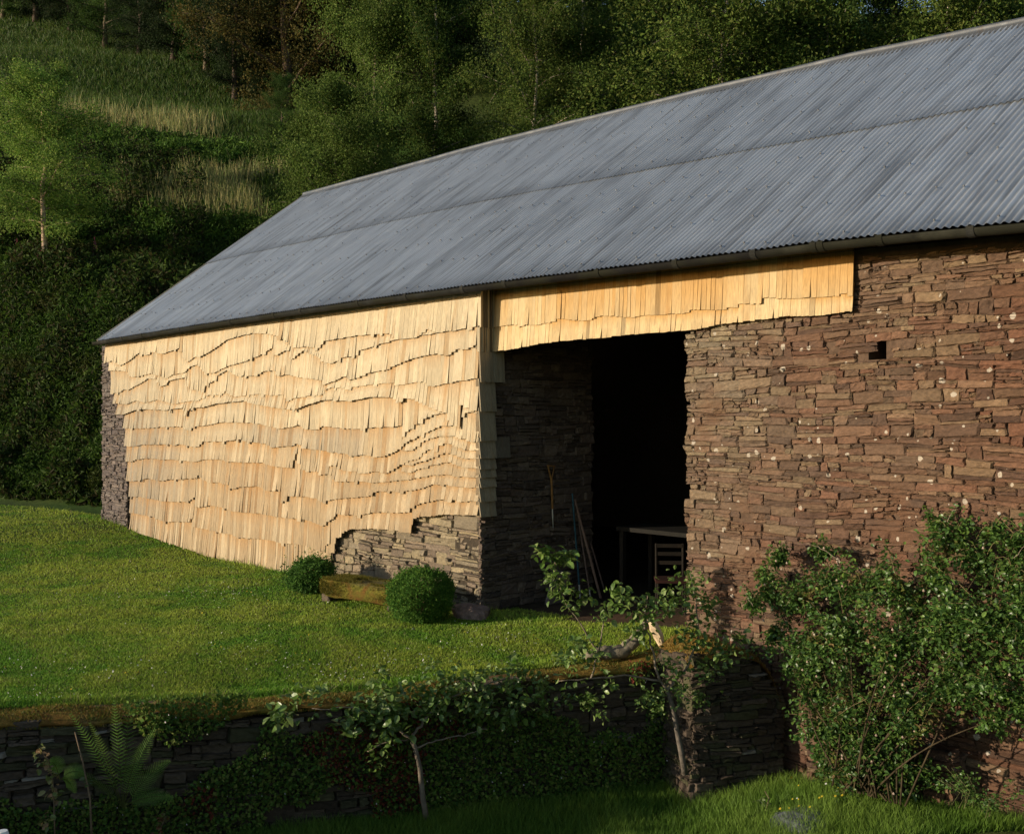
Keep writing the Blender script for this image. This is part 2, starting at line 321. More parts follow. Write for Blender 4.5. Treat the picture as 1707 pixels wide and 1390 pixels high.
# solid core behind the stones with real square put-log holes
core = MB(); H0 = holes[0]
def core_rect(a, b, c, d): core.box(((a + b) / 2, T_R + 0.302, (c + d) / 2), ((b - a) / 2, 0.28, (d - c) / 2), (0.10, 0.065, 0.045))
core_rect(JR + 0.06, H0[0], -1.8, 4.45); core_rect(H0[1], 14.0, -1.8, 4.40)
core_rect(H0[0], H0[1], -1.8, H0[2]); core_rect(H0[0], H0[1], H0[3], 4.40)
core.build("wall_core", M_MORTAR, rw)
# low stepped footing below the bush
mb = MB(); f0, f1 = float(on_t(1345., 1290., 0.0)[0]), float(on_t(1588., 1290., 0.0)[0]); ft = float(on_t(1560., 1252., 0.0)[2])
stones(mb, f0, f1, -1.5, ft, lambda u, v, d: np.stack([u, 0.0 - d, v], -1), col_right, lambda u, v: v < ft - 0.02 + 0.06 * noise(u * 4), 12, 0.06, 0.12, 0.14, 0.3)
stones(mb, 0.0, 0.26, -1.5, ft, lambda u, v, d: np.stack([f1 + d, u, v], -1), col_right, lambda u, v: v < ft, 13, 0.06, 0.12, 0.14, 0.3)
mb.box(((f0 + f1) / 2, 0.17, (ft - 1.6) / 2), ((f1 - f0) / 2 - 0.05, 0.10, (ft + 1.6) / 2 - 0.06), (0.06, 0.045, 0.03))
mb.build("footing", M_STONE, barn)

# left front wall (behind the cladding): stone shows at far end and at the corner
def keep_left(u, v):
    P = np.stack([u, np.full_like(u, 0.05), v], -1); X, Y, _ = proj(P)
    return (v < top_at(u)) & ((X < 245) | ((X > 535) & (Y > 845)))
mb = MB(); stones(mb, WALL_L, -12.4, 0.0, 4.6, lambda u, v, d: np.stack([u, 0.07 - d, v], -1), col_purple, lambda u, v: (v < top_at(u)) & (u > WALL_L), 21)
lw = mb.build("gable_end_stonework", M_STONE2, barn)
mb = MB(); stones(mb, -4.2, 0.0, -0.25, 1.75, lambda u, v, d: np.stack([u, 0.07 - d, v], -1), col_grey, lambda u, v: (u < -0.06), 22, 0.09, 0.2, 0.2, 0.6, prot=0.05)
mb.build("corner_stonework", M_STONE2, barn)
core = MB()
for a, b in ((WALL_L + 0.04, -7.0), (-7.0, -0.62)):
    core.box(((a + b) / 2, 0.385, 2.1), ((b - a) / 2, 0.26, 2.32), (0.10, 0.08, 0.06))
core.build("wall_core", M_MORTAR, barn)
# cross wall inside the doorway (faces right)
mb = MB(); stones(mb, 0.02, 2.36, -0.2, 4.7, lambda u, v, d: np.stack([-0.03 + d, u, v], -1), col_inner, lambda u, v: u < 2.36, 23, 0.08, 0.17, 0.15, 0.5, prot=0.03)
cw = mb.build("cross_wall", M_STONE2, barn)
core = MB(); core.box((-0.36, 1.2, 2.2), (0.27, 1.13, 2.4), (0.05, 0.04, 0.03)); core.build("wall_core", M_MORTAR, cw)
# gable, back and right end walls (plain rubble, barely seen)
mb = MB()
def gable(s0, s1):
    z0 = 4.3; zr = float(ridge_z(s0)) - 0.35
    P = [(0.66, -0.5), (10.7, -0.5), (10.7, z0), (RT, zr), (0.66, z0)]
    V = [(s0, y, z) for y, z in P] + [(s1, y, z) for y, z in P]
    mb.add(V, [np.array([[4, 3, 2, 1, 0]]), np.array([[5, 6, 7, 8, 9]]), np.array([[0, 1, 6, 5], [1, 2, 7, 6], [2, 3, 8, 7], [3, 4, 9, 8], [4, 0, 5, 9]])], (0.17, 0.13, 0.10))
gable(WALL_L + 0.04, WALL_L + 0.6); gable(13.4, 14.0)
mb.box((0.05, 10.4, 2.15), (13.3, 0.28, 2.7), (0.15, 0.11, 0.085))
mb.build("back_walls", M_STONE2, barn)
# lintel timber carrying the wall over the opening
mb = MB(); mb.box(((JR) / 2, 0.62, 4.2), (JR / 2 + 0.2, 0.22, 0.36), (0.10, 0.07, 0.045)); mb.build("lintel_beam", M_PLANK, barn)

# --- corrugated roof
def roof_slope(front=True):
    mbs = MB(); P = 0.0762; seg = 6
    sheets = np.arange(S_L, S_R, P / seg); nr = 9
    ph = 2 * math.pi * (sheets - S_L) / P
    ez = eave_z(sheets); rz = ridge_z(sheets)
    sheet_id = np.floor((sheets - S_L) / (P * 9.0))
    for part, (a, b, lift) in enumerate([(0.0, 0.515, 0.0), (0.49, 1.0, 0.015)]):
        k = np.linspace(a, b, nr)[None]
        y = -OV + (RT + OV) * k + 0 * ez[:, None]
        zz = ez[:, None] + (rz - ez)[:, None] * k + 0.02 * noise(sheets[:, None] * 0.35, k * 2.2, sd=part + 40) * np.sin(k * math.pi)
        corr = 0.0115 * np.cos(ph)[:, None]; lf = lift + 0.004 * (sheet_id % 2)[:, None]
        edge = 0.006 * _h(sheet_id.astype(np.int64), 3, part, 7)[:, None]
        n_y, n_z = -0.60, 0.80
        yy = y + n_y * (corr + lf) - (k == a) * edge; z3 = zz + n_z * (corr + lf)
        if not front: yy = 2 * RT - yy
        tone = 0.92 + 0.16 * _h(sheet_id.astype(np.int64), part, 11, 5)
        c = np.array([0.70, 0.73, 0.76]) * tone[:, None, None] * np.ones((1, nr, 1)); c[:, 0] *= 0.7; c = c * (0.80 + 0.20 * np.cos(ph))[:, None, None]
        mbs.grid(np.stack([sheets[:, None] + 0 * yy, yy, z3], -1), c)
    return mbs
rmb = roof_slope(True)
# roofing screws
rs = np.random.RandomState(3)
for kf in (0.02, 0.14, 0.27, 0.39, 0.53, 0.66, 0.79, 0.90):
    for i in range(int((S_R - S_L) / 0.305)):
        if rs.random_sample() < 0.25: continue
        s = S_L + 0.0762 * 4 * i + 0.0; k = kf + rs.uniform(-0.006, 0.006)
        z = float(eave_z(s) + (ridge_z(s) - eave_z(s)) * k); y = -OV + (RT + OV) * k
        rmb.box((s, y - 0.6 * 0.028, z + 0.8 * 0.028), (0.009, 0.009, 0.007), (0.20, 0.20, 0.21))
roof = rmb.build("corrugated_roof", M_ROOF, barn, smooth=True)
bk = MB(); sx = np.linspace(S_L, S_R, 60); P = []
for s in sx: P.append([(s, RT, float(ridge_z(s))), (s, 2 * RT + OV, float(eave_z(s)))])
bk.grid(np.array(P), (0.4, 0.42, 0.45)); bk.build("rear_slope", M_ROOF, roof)
# ridge cap: roll and aprons
mb = MB(); sx = np.linspace(S_L - 0.03, S_R, 120); rz = ridge_z(sx)
prof = []
slp = (float(ridge_z(-4)) - float(eave_z(-4))) / (RT + OV)
for y, z in [(-0.17, -0.17 * slp + 0.030), (-0.06, -0.06 * slp + 0.036)]: prof.append((y, z))
for a in np.linspace(200, -20, 8): prof.append((0.045 * math.cos(math.radians(a)), 0.045 + 0.045 * math.sin(math.radians(a))))
for y, z in [(0.06, -0.06 * slp + 0.036), (0.17, -0.17 * slp + 0.030)]: prof.append((y, z))
prof = np.array(prof)
wob = 0.006 * noise(sx * 1.1, sd=8)
mb.grid(np.stack([sx[:, None] + 0 * prof[:, 0], RT + prof[:, 0] + 0 * sx[:, None], rz[:, None] + wob[:, None] + prof[:, 1]], -1), (0.20, 0.20, 0.195))
mb.build("ridge_cap", M_ROOF, roof, smooth=True)
# barge flashing on the left rake and dark underside boards
mb = MB(); s0 = S_L
a = np.array([s0, -OV, float(eave_z(s0))]); b = np.array([s0, RT, float(ridge_z(s0))])
up = np.array([0, -0.6, 0.8])
for q0, q1, w0, w1 in ((-0.10, 0.028, -0.012, 0.0), ):
    V = [a + up * q0 + np.array([w0, 0, 0]), b + up * q0 + np.array([w0, 0, 0]), b + up * q1 + np.array([w0, 0, 0]), a + up * q1 + np.array([w0, 0, 0])]
    V += [v + np.array([0.05, 0, 0]) for v in V]
    mb.add(V, [[0, 1, 2, 3], [7, 6, 5, 4], [0, 4, 5, 1], [1, 5, 6, 2], [2, 6, 7, 3], [3, 7, 4, 0]], (0.40, 0.36, 0.30))
mb.build("barge_flashing", M_ROOF, roof)
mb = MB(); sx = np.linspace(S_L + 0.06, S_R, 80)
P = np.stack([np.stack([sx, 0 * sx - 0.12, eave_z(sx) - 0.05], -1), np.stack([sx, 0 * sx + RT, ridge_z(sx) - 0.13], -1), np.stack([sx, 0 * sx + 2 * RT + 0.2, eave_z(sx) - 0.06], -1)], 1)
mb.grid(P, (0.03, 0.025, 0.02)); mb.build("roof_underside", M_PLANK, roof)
# wall plate / fascia shadow board over the set back part
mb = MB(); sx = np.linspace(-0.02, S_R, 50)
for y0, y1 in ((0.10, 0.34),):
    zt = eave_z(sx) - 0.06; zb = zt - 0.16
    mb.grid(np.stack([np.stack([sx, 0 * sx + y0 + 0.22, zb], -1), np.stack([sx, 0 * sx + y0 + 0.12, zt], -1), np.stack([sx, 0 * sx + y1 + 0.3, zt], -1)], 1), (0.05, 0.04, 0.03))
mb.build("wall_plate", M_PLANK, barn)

# --- half round gutter
gut = MB(); r = 0.068; sx = np.arange(S_L - 0.05, S_R, 0.15); gz = eave_z(sx) - 0.045
prof = [(-r * math.cos(math.radians(a)), -r * math.sin(math.radians(a))) for a in np.linspace(-6, 186, 12)]
prof += [((r - 0.008) * math.cos(math.radians(a)), -(r - 0.008) * math.sin(math.radians(a))) for a in np.linspace(-6, 186, 12)]
prof = np.array(prof + [prof[0]])
fl = ss(-0.5, 0.5, sx); gc = mixc((0.016, 0.017, 0.016), (0.008, 0.0075, 0.007), fl); gc = mixc(gc, (0.022, 0.022, 0.016), ss(4.6, 5.4, sx))
gc = mixc(gc, (0.04, 0.04, 0.04), ss(-12.3, -13.2, sx))
gut.grid(np.stack([sx[:, None] + 0 * prof[:, 0], GT + prof[:, 0] + 0 * sx[:, None], gz[:, None] + prof[:, 1]], -1), np.repeat(gc[:, None], len(prof), 1))
for s in (S_L - 0.05, ):
    gut.add([(s, GT + p[0], float(eave_z(s)) - 0.045 + p[1]) for p in prof[:12]], [list(range(12))], (0.05, 0.05, 0.05))
g = gut.build("gutter", M_IRON, barn, smooth=False)
for px in (207, 240, 303, 387, 460, 505, 600, 680, 775, 845, 1000, 1130, 1260, 1360, 1372, 1470, 1622):
    s = float(on_t(float(px), 480.0, GT)[0]); c = MB(); w = 0.035
    ang = np.linspace(-20, 200, 12)
    P = np.array([[(s + dx, GT - (r + 0.008) * math.cos(math.radians(a)), float(eave_z(s)) - 0.045 - (r + 0.008) * math.sin(math.radians(a))) for a in ang] for dx in (-w, w)])
    c.grid(P, (0.02, 0.02, 0.018)); c.grid(np.stack([P[0], (P[0] - [s - w, GT, float(eave_z(s)) - 0.045]) * [0, 0.85, 0.85] + [s - w, GT, float(eave_z(s)) - 0.045]]), (0.04, 0.04, 0.04))
    c.grid(np.stack([P[1], (P[1] - [s + w, GT, float(eave_z(s)) - 0.045]) * [0, 0.85, 0.85] + [s + w, GT, float(eave_z(s)) - 0.045]]), (0.04, 0.04, 0.04))
    c.build("gutter_joint", M_IRON, g)

# ------------------------------------------------------------------ shingle cladding
CR = [
 [(165,610),(189,602),(203,610),(217,602),(232,589),(248,593),(252,587),(275,590),(299,581),(306,592),(312,604),(325,596),(337,595),(366,577),(380,567),(421,556),(438,556),(453,558),(468,562),(478,570),(491,580),(514,578),(535,580),(542,569),(586,561),(610,558),(652,556),(660,566),(667,566),(696,563),(709,557),(716,549),(733,555),(763,551),(792,545),(802,545)],
 [(165,618),(204,618),(214,621),(217,627),(223,629),(253,623),(272,628),(279,631),(289,625),(308,621),(317,611),(330,608),(338,619),(344,622),(357,622),(380,611),(409,603),(436,592),(440,587),(455,581),(458,594),(473,587),(481,582),(486,599),(489,599),(507,585),(532,595),(540,603),(554,607),(574,596),(596,592),(599,584),(619,579),(657,568),(662,566),(802,545)],
 [(165,660),(183,658),(203,653),(206,650),(217,650),(242,636),(249,631),(261,632),(268,645),(279,642),(282,635),(294,632),(308,630),(313,648),(330,651),(339,654),(343,643),(360,633),(362,627),(379,617),(386,622),(396,627),(432,627),(434,623),(442,618),(457,618),(465,628),(481,624),(494,628),(537,634),(541,642),(564,634),(577,626),(584,634),(596,631),(613,622),(652,616),(662,609),(689,599),(736,588),(741,594),(753,591),(770,579),(775,585),(795,575),(802,575)],
 [(186,672),(214,674),(229,668),(248,671),(263,666),(292,674),(311,669),(331,668),(337,662),(354,658),(371,659),(377,652),(391,662),(433,657),(449,659),(472,658),(482,670),(488,665),(525,659),(540,659),(548,647),(571,646),(584,651),(590,646),(613,642),(657,638),(662,643),(709,636),(721,646),(758,637),(802,630)],
 [(194,691),(209,691),(232,683),(249,682),(275,684),(307,680),(311,694),(314,694),(317,683),(322,680),(341,679),(361,673),(399,669),(409,668),(416,671),(460,680),(495,683),(541,667),(560,667),(587,669),(619,662),(662,663),(670,674),(682,664),(696,666),(714,676),(736,686),(745,688),(755,708),(768,714),(769,673),(790,685),(802,685)],
 [(207,714),(249,714),(272,712),(305,711),(309,714),(320,718),(325,712),(345,709),(373,704),(399,704),(423,705),(455,711),(466,715),(481,713),(501,708),(509,716),(531,716),(540,710),(574,714),(600,715),(636,712),(656,712),(670,709),(672,726),(685,717),(706,700),(729,691),(755,688),(768,690),(802,685)],
 [(209,744),(230,744),(239,741),(269,741),(282,740),(293,743),(298,740),(317,743),(326,745),(336,744),(342,736),(374,736),(402,732),(409,735),(439,739),(446,739),(454,746),(476,744),(495,743),(500,735),(504,747),(519,748),(538,750),(551,754),(579,756),(582,760),(611,758),(631,762),(643,760),(656,755),(670,747),(678,740),(701,727),(724,716),(738,711),(752,709),(768,713),(769,690),(802,688)],
 [(209,744),(230,744),(239,741),(269,741),(282,740),(293,743),(298,740),(317,743),(326,745),(336,744),(342,736),(374,736),(402,732),(409,735),(439,739),(446,739),(454,746),(476,744),(495,743),(500,735),(504,747),(519,748),(538,750),(551,754),(579,756),(582,760),(611,758),(631,762),(643,760),(656,755),(670,749),(672,751),(689,751),(701,743),(706,737),(718,731),(738,727),(760,727),(765,731),(773,731),(782,736),(802,737)],
 [(223,770),(230,766),(252,764),(269,766),(292,766),(328,770),(339,766),(368,765),(375,768),(380,770),(439,771),(445,773),(458,777),(490,780),(492,765),(497,752),(501,782),(521,785),(549,790),(553,775),(561,775),(563,780),(576,784),(594,786),(598,789),(613,789),(620,786),(633,786),(642,789),(650,788),(662,780),(672,774),(686,768),(702,764),(706,756),(716,750),(737,743),(738,739),(755,740),(760,745),(770,747),(775,750),(802,751)],
 [(223,770),(230,766),(252,764),(269,766),(292,766),(328,770),(339,766),(368,765),(375,768),(380,770),(439,771),(445,773),(458,777),(490,780),(492,765),(497,752),(501,782),(521,785),(549,790),(553,775),(561,775),(563,780),(576,784),(594,786),(598,789),(613,789),(620,786),(633,786),(642,789),(650,788),(662,781),(672,775),(689,776),(699,771),(706,770),(724,763),(742,755),(751,756),(760,761),(774,765),(802,763)],
 [(223,770),(230,766),(252,764),(269,766),(292,766),(328,770),(339,766),(368,765),(375,768),(380,770),(439,771),(445,773),(458,777),(490,780),(492,765),(497,752),(501,782),(521,785),(549,790),(553,775),(561,775),(563,780),(576,784),(594,786),(598,789),(613,789),(620,786),(633,786),(642,789),(650,788),(662,782),(678,788),(689,787),(695,783),(719,776),(738,772),(750,770),(762,776),(774,780),(802,781)],
 [(223,770),(230,766),(252,764),(269,766),(292,766),(328,770),(339,766),(368,765),(375,768),(380,770),(439,771),(445,773),(458,777),(490,780),(492,765),(497,752),(501,782),(521,785),(549,790),(553,792),(561,803),(576,803),(598,801),(611,803),(623,805),(686,799),(726,791),(744,791),(762,794),(802,796)],
 [(222,802),(230,801),(252,797),(266,801),(279,801),(284,799),(303,799),(330,797),(333,790),(337,799),(344,801),(352,804),(368,804),(375,807),(382,808),(390,815),(402,812),(428,810),(437,812),(448,818),(462,818),(469,815),(471,840),(474,838),(484,827),(499,827),(512,827),(531,831),(544,839),(553,833),(576,831),(598,829),(619,827),(629,819),(666,819),(683,818),(706,814),(724,807),(738,807),(762,811),(781,814),(802,812)],
 [(223,828),(235,828),(260,832),(271,835),(293,836),(316,836),(325,828),(326,844),(339,845),(353,842),(375,846),(390,852),(413,854),(439,856),(469,862),(510,865),(531,873),(544,878),(546,872),(559,864),(565,857),(598,859),(624,855),(636,853),(665,855),(685,853),(692,844),(718,835),(744,832),(748,838),(764,832),(768,836),(802,835)],
 [(225,855),(238,857),(260,861),(263,865),(279,869),(298,869),(320,870),(322,858),(325,878),(342,881),(358,885),(390,891),(395,896),(439,898),(469,904),(472,915),(475,905),(508,908),(519,914),(543,919),(546,910),(555,902),(560,893),(570,880),(600,870),(690,858),(802,840)],
 [(219,882),(240,890),(260,896),(290,906),(330,920),(360,931),(400,943),(440,951),(480,957),(540,957),(551,938),(553,922),(560,920),(562,897),(570,895),(574,888),(586,882),(629,881),(661,884),(688,888),(691,866),(697,862),(750,857),(802,860)],
]
LX = [176, 183, 184, 189, 196, 208, 210, 670, 212, 670, 670, 213, 214, 217, 218, 219]
def crack_fn(line, t):
    P = np.array(line, float); W = on_t(P[:, 0], P[:, 1], t); return lambda s: np.interp(s, W[:, 0], W[:, 2])
WB = [crack_fn(c, -0.02) for c in CR]; LS = [float(on_t(float(x), 700.0, -0.02)[0]) for x in LX]
def add_shingle(mb, mapf, s, w, zb, zt_exp, zt, d0, col_b, col_t, rs, twist, taper=0.0, skew=0.0, stain=0.1):
    L = zt - zb; ex = max(zt_exp - zb, 0.01); rows = [0, 0.5 * ex, ex * 0.86, ex + 0.02, max(L, ex + 0.05)]
    th = rs.uniform(0.010, 0.014); cols = [col_b, col_b * (1 - stain) + col_t * stain, col_b * 0.35 + col_t * 0.65, col_t, col_t]
    cols[0] = col_b * rs.uniform(0.88, 1.02)
    V = []; C = []
    curl = rs.uniform(0, 0.004) if (rs.random_sample() < 0.9 or ex < 0.15) else rs.uniform(0.01, 0.025)
    for k, r in enumerate(rows):
        f = r / rows[-1]; d = d0 * (1 - f) + 0.006 * f + curl * max(0, 1 - r / (0.5 * ex + 1e-6)) ** 2
        ww = w * (1 - taper * (1 - f)) / 2; sh = skew * (1 - f)
        for sgn, tw in ((-1, -twist), (1, twist)):
            V.append(mapf(s + sh + sgn * ww, zb + r + (rs.uniform(-0.003, 0.003) if k == 0 else 0), d + tw * (1 - f)))
            C.append(cols[k])
        for sgn, tw in ((-1, -twist), (1, twist)):
            V.append(mapf(s + sh + sgn * ww, zb + r, d - th + tw * (1 - f))); C.append(cols[k] * 0.9)
    Fq = [[1, 0, 2, 3]]
    for k in range(4):
        a = 4 * k; Fq += [[a, a + 1, a + 5, a + 4], [a + 2, a, a + 4, a + 6], [a + 1, a + 3, a + 7, a + 5]]
    mb.add(V, Fq, np.array(C))
PALE = np.array([0.44, 0.365, 0.245]); TAN = np.array([0.285, 0.205, 0.12]); GREY = np.array([0.21, 0.18, 0.14]); ORNG = np.array([0.34, 0.16, 0.035]); WHIT = np.array([0.56, 0.465, 0.32])
rs = np.random.RandomState(17); mb = MB(); front = lambda s, z, d: (s, -d + bul(s, z), z)
def bul(s, z): return max(-0.012, -0.035 * float(noise(s * 0.7, z * 0.9, sd=90)) - 0.012 * float(noise(s * 2.1, z * 2.3, sd=91)) + 0.01)
widths = {}
for ci in range(len(WB)):
    s = LS[ci] + 0.0
    while s < -0.03:
        w = rs.uniform(0.055, 0.125) * (0.6 if rs.random_sample() < 0.12 else 1); w = min(w, 0.0 - s + 0.001)
        sc_ = s + w / 2; zb = float(WB[ci](sc_)); prev = 9.0 if ci else top_at(sc_) + 0.02
        if ci > 0:
            for cj in range(min(ci, 14 if sc_ > -5.3 else 15)): prev = min(prev, float(WB[cj](sc_)))
        if ci >= 1 and sc_ < LS[ci - 1] + 0.02: prev = min(prev, zb + 0.3)
        ex = prev - zb
        if ci == 14 and sc_ > float(on_t(552., 900., 0.0)[0]): s += w; continue
        if ex > 0.018:
            zb2 = zb + rs.normal(0, 0.004) - (rs.uniform(0.02, 0.06) if rs.random_sample() < 0.05 else 0)
            if ci == 15 and sc_ > -8: zb2 = zb + rs.normal(0, 0.004)
            hgt = (zb - 0) / 4.5; X = (sc_ + 13.9) / 13.9
            n1 = 0.5 + 0.5 * float(noise(sc_ * 0.45, zb * 0.7, sd=31)); n2 = rs.uniform(0, 1)
            bleach = np.clip(0.2 + 1.1 * ss(0.3, 0.75, hgt) + 0.3 * (n1 - 0.5), 0, 1)
            c = TAN * (1 - bleach) + PALE * bleach
            if n2 > 0.72: c = c * 0.65 + WHIT * 0.35
            gv = np.clip(1.5 * ss(0.42, 0.02, X) * ss(0.95, 0.4, hgt) + 1.1 * (n1 - 0.5) * ss(0.9, 0.5, hgt), 0, 0.85) * (0.4 + 0.6 * rs.uniform())
            if ci in (6, 7) and -6.5 < sc_ < -2.8: gv = max(gv, 0.55 * rs.uniform(0.5, 1.0))
            c = c * (1 - gv) + GREY * gv; c = c * rs.uniform(0.87, 1.08)
            if rs.random_sample() < 0.07: c = c * np.array([0.80, 0.70, 0.60])
            ct = c * 0.5 + ORNG * 0.5 if rs.random_sample() < 0.75 else c * 0.85 + ORNG * 0.1
            if ci == 0: ct = c * (0.55 + 0.45 * X) + ORNG * (0.45 - 0.4 * X)
            over = min(0.16, 0.05 + ex * 0.4); big = 1 if rs.random_sample() < (0.035 if ex > 0.2 else 0.0) else 0
            tp = (rs.uniform(0.2, 0.45) if big else abs(rs.normal(0, 0.014))) * min(1, ex / 0.25); sk = rs.normal(0, 0.002) + (rs.choice([-1, 1]) * 0.010 if big else 0)
            if ci == 15 and sc_ < -4.6 and rs.random_sample() < 0.25: tp = rs.uniform(0.2, 0.45)
            d0 = rs.uniform(0.056, 0.058) + (0.026 if ci == 4 else 0.012 * max(0, float(noise(sc_ * 0.6, ci * 3.3, sd=55)))) 
            add_shingle(mb, front, sc_, w - 0.0018, zb2, prev, min(prev + over, top_at(sc_) + 0.05), d0, c, ct, rs, rs.normal(0, 0.0008), tp, sk)
        s += w
clad = mb.build("shingle_cladding", M_WOOD, barn)
clad["label"] = "pale cleft wood shingles laid in wavy courses"

zs0 = lambda py: float(on_s(801., float(py), 0.0)[2])
# backing battens so gaps read as shadow, edge following the cladding outline
mb = MB(); 
for a in np.arange(-12.1, -0.05, 0.25):
    b = min(a + 0.25, -0.03); zb = max(float(WB[15](a)), float(WB[15](b)), float(WB[14](a)) if a < -5.2 else 0) + 0.12
    mb.box(((a + b) / 2, 0.06, (zb + top_at(a)) / 2), ((b - a) / 2, 0.012, (top_at(a) - zb) / 2), (0.10, 0.06, 0.03))
zc = zs0(862)
mb.box((-0.02, 0.10, (zc + top_at(0)) / 2), (0.045, 0.12, (top_at(0) - zc) / 2), (0.16, 0.12, 0.075))
mb.build("battens", M_PLANK, clad)

# lintel cladding over the doorway and the start of the right wall
L1 = [(824,546),(832,545),(862,541),(870,547),(876,542),(897,542),(925,537),(928,531),(960,534),(982,535),(1004,527),(1026,527),(1048,530),(1083,526),(1152,522),(1154,517),(1217,517),(1219,513),(1233,513),(1234,507),(1273,507),(1279,497),(1307,499),(1356,497),(1401,494),(1403,490),(1413,490),(1415,494),(1426,494)]
L2 = [(824,586),(862,582),(903,573),(936,569),(999,564),(1053,558),(1135,552),(1160,550),(1165,549),(1206,541),(1241,537),(1316,528),(1365,527),(1390,523),(1426,519)]
TL = 0.235
f1_, f2_ = crack_fn(L1, TL), crack_fn(L2, TL); sL = 0.0; sR = float(on_t(1424., 470., TL)[0])
mb = MB(); lin = lambda s, z, d: (s, TL - d, z); OR1 = np.array([0.40, 0.205, 0.045])
ph_noise = lambda s: 0.6 + 0.6 * float(noise(s * 1.3, 0, sd=61))
for ci, (fb, ft_) in enumerate([(f1_, lambda s: top_at(s) + 0.02), (f2_, f1_)]):
    s = sL
    while s < sR - 0.01:
        w = min(rs.uniform(0.05, 0.10), sR - s); c_ = s + w / 2; zb = float(fb(c_)); pr = float(ft_(c_))
        c = PALE * rs.uniform(0.95, 1.15) * np.array([1.07, 1.0, 0.85]); o = np.clip(ph_noise(c_) + rs.uniform(-0.3, 0.35), 0, 1)
        cb = c * (1 - 0.42 * o) + OR1 * 0.42 * o; ct = c * (1 - 0.9 * o) + OR1 * 0.9 * o
        if ci: cb = c * (1 - 0.15 * o) + OR1 * 0.15 * o
        if rs.random_sample() < 0.04: cb = cb * 0.62; ct = ct * 0.6
        big = rs.random_sample() < (0.16 if ci == 0 and c_ < 2.2 else 0.03)
        add_shingle(mb, lin, c_, w - 0.002, zb + rs.normal(0, 0.003), pr, pr + 0.14, 0.036, cb, ct, rs, rs.normal(0, 0.002), 0.3 if big else 0.02, rs.normal(0, 0.002), 0.55 if ci == 0 else 0.1)
        s += w
lc = mb.build("lintel_cladding", M_WOOD, barn); lc["label"] = "orange stained shingle band over the dark doorway"

# jamb cladding: narrow strips on the return above, wider courses below
mb = MB(); ret = lambda t, z, d: (d + 0.022, t, z)
zs = lambda py: float(on_s(801., float(py), 0.0)[2])
for ya, yb in ((485, 546), (546, 587)):
    t = -0.045
    while t < 0.25:
        w = rs.uniform(0.014, 0.030); cc = PALE * rs.choice([0.25, 0.6, 0.8, 1.0]) * rs.uniform(0.8, 1.1)
        dd = rs.uniform(0.03, 0.06); z0_, z1_ = zs(yb) + rs.normal(0, 0.006), zs(ya) + (0.10 if ya == 485 else 0.02); mb.box((dd / 2 + (0.012 if ya == 485 else 0), t + w / 2, (z0_ + z1_) / 2), (dd / 2 + 0.01, w / 2 - 0.001, (z1_ - z0_) / 2), cc); t += w
yl = [587, 637, 686, 735, 764, 782, 796, 812, 836, 861]
for k in range(1, len(yl)):
    t = -0.045; tmax = 0.26 if k != 1 else 0.42
    while t < tmax - 0.01:
        w = min(rs.uniform(0.06, 0.12), tmax - t); cc = (PALE * 0.6 + GREY * 0.4) * rs.uniform(0.8, 1.05)
        za, zb = zs(yl[k - 1]), zs(yl[k])
        if k == 1: za = za + 0.3
        add_shingle(mb, ret, t + w / 2, w - 0.002, zb, za, za + 0.05, 0.05, cc, cc * 0.9, rs, 0.0, 0.02, 0); t += w
t = 0.26                                                # stray wider shingle
while t < 0.54:
    w = 0.07; add_shingle(mb, ret, t + w / 2, w - 0.002, zs(764), zs(735), zs(733), 0.035, GREY * 0.75, GREY * 0.7, rs, 0, 0, 0); t += w
mb.build("jamb_cladding", M_WOOD, barn)

# ------------------------------------------------------------------ leaves, branches, trees
def leaves(mb, P, size, cols, rs, asp=0.55, up=0.0, fold=0.18, droop=None):
    """kite-shaped folded leaves at points P"""
    N = len(P); size = np.broadcast_to(np.asarray(size, float), (N,))[:, None]
    d = rs.normal(size=(N, 3)); d[:, 2] += up
    if droop is not None: d[:, 2] -= droop
    d /= np.linalg.norm(d, axis=1)[:, None]
    e = np.cross(d, rs.normal(size=(N, 3))); e /= np.linalg.norm(e, axis=1)[:, None] + 1e-9; n = np.cross(d, e)
    b = P; m = P + d * size * 0.45; tip = P + d * size
    V = np.stack([b, m - e * size * asp / 2 + n * size * fold, tip, m + e * size * asp / 2 + n * size * fold], 1)
    i = np.arange(N)[:, None] * 4
    T = np.concatenate([i + [0, 1, 2], i + [0, 2, 3]])
    mb.add(V.reshape(-1, 3), T, np.repeat(cols, 4, 0))
def leafcols(N, palette, rs, var=0.2):
    pal = np.array(palette); a = pal[rs.randint(0, len(pal), N)]; return np.clip(a * rs.uniform(1 - var, 1 + var, (N, 1)), 0, 1)

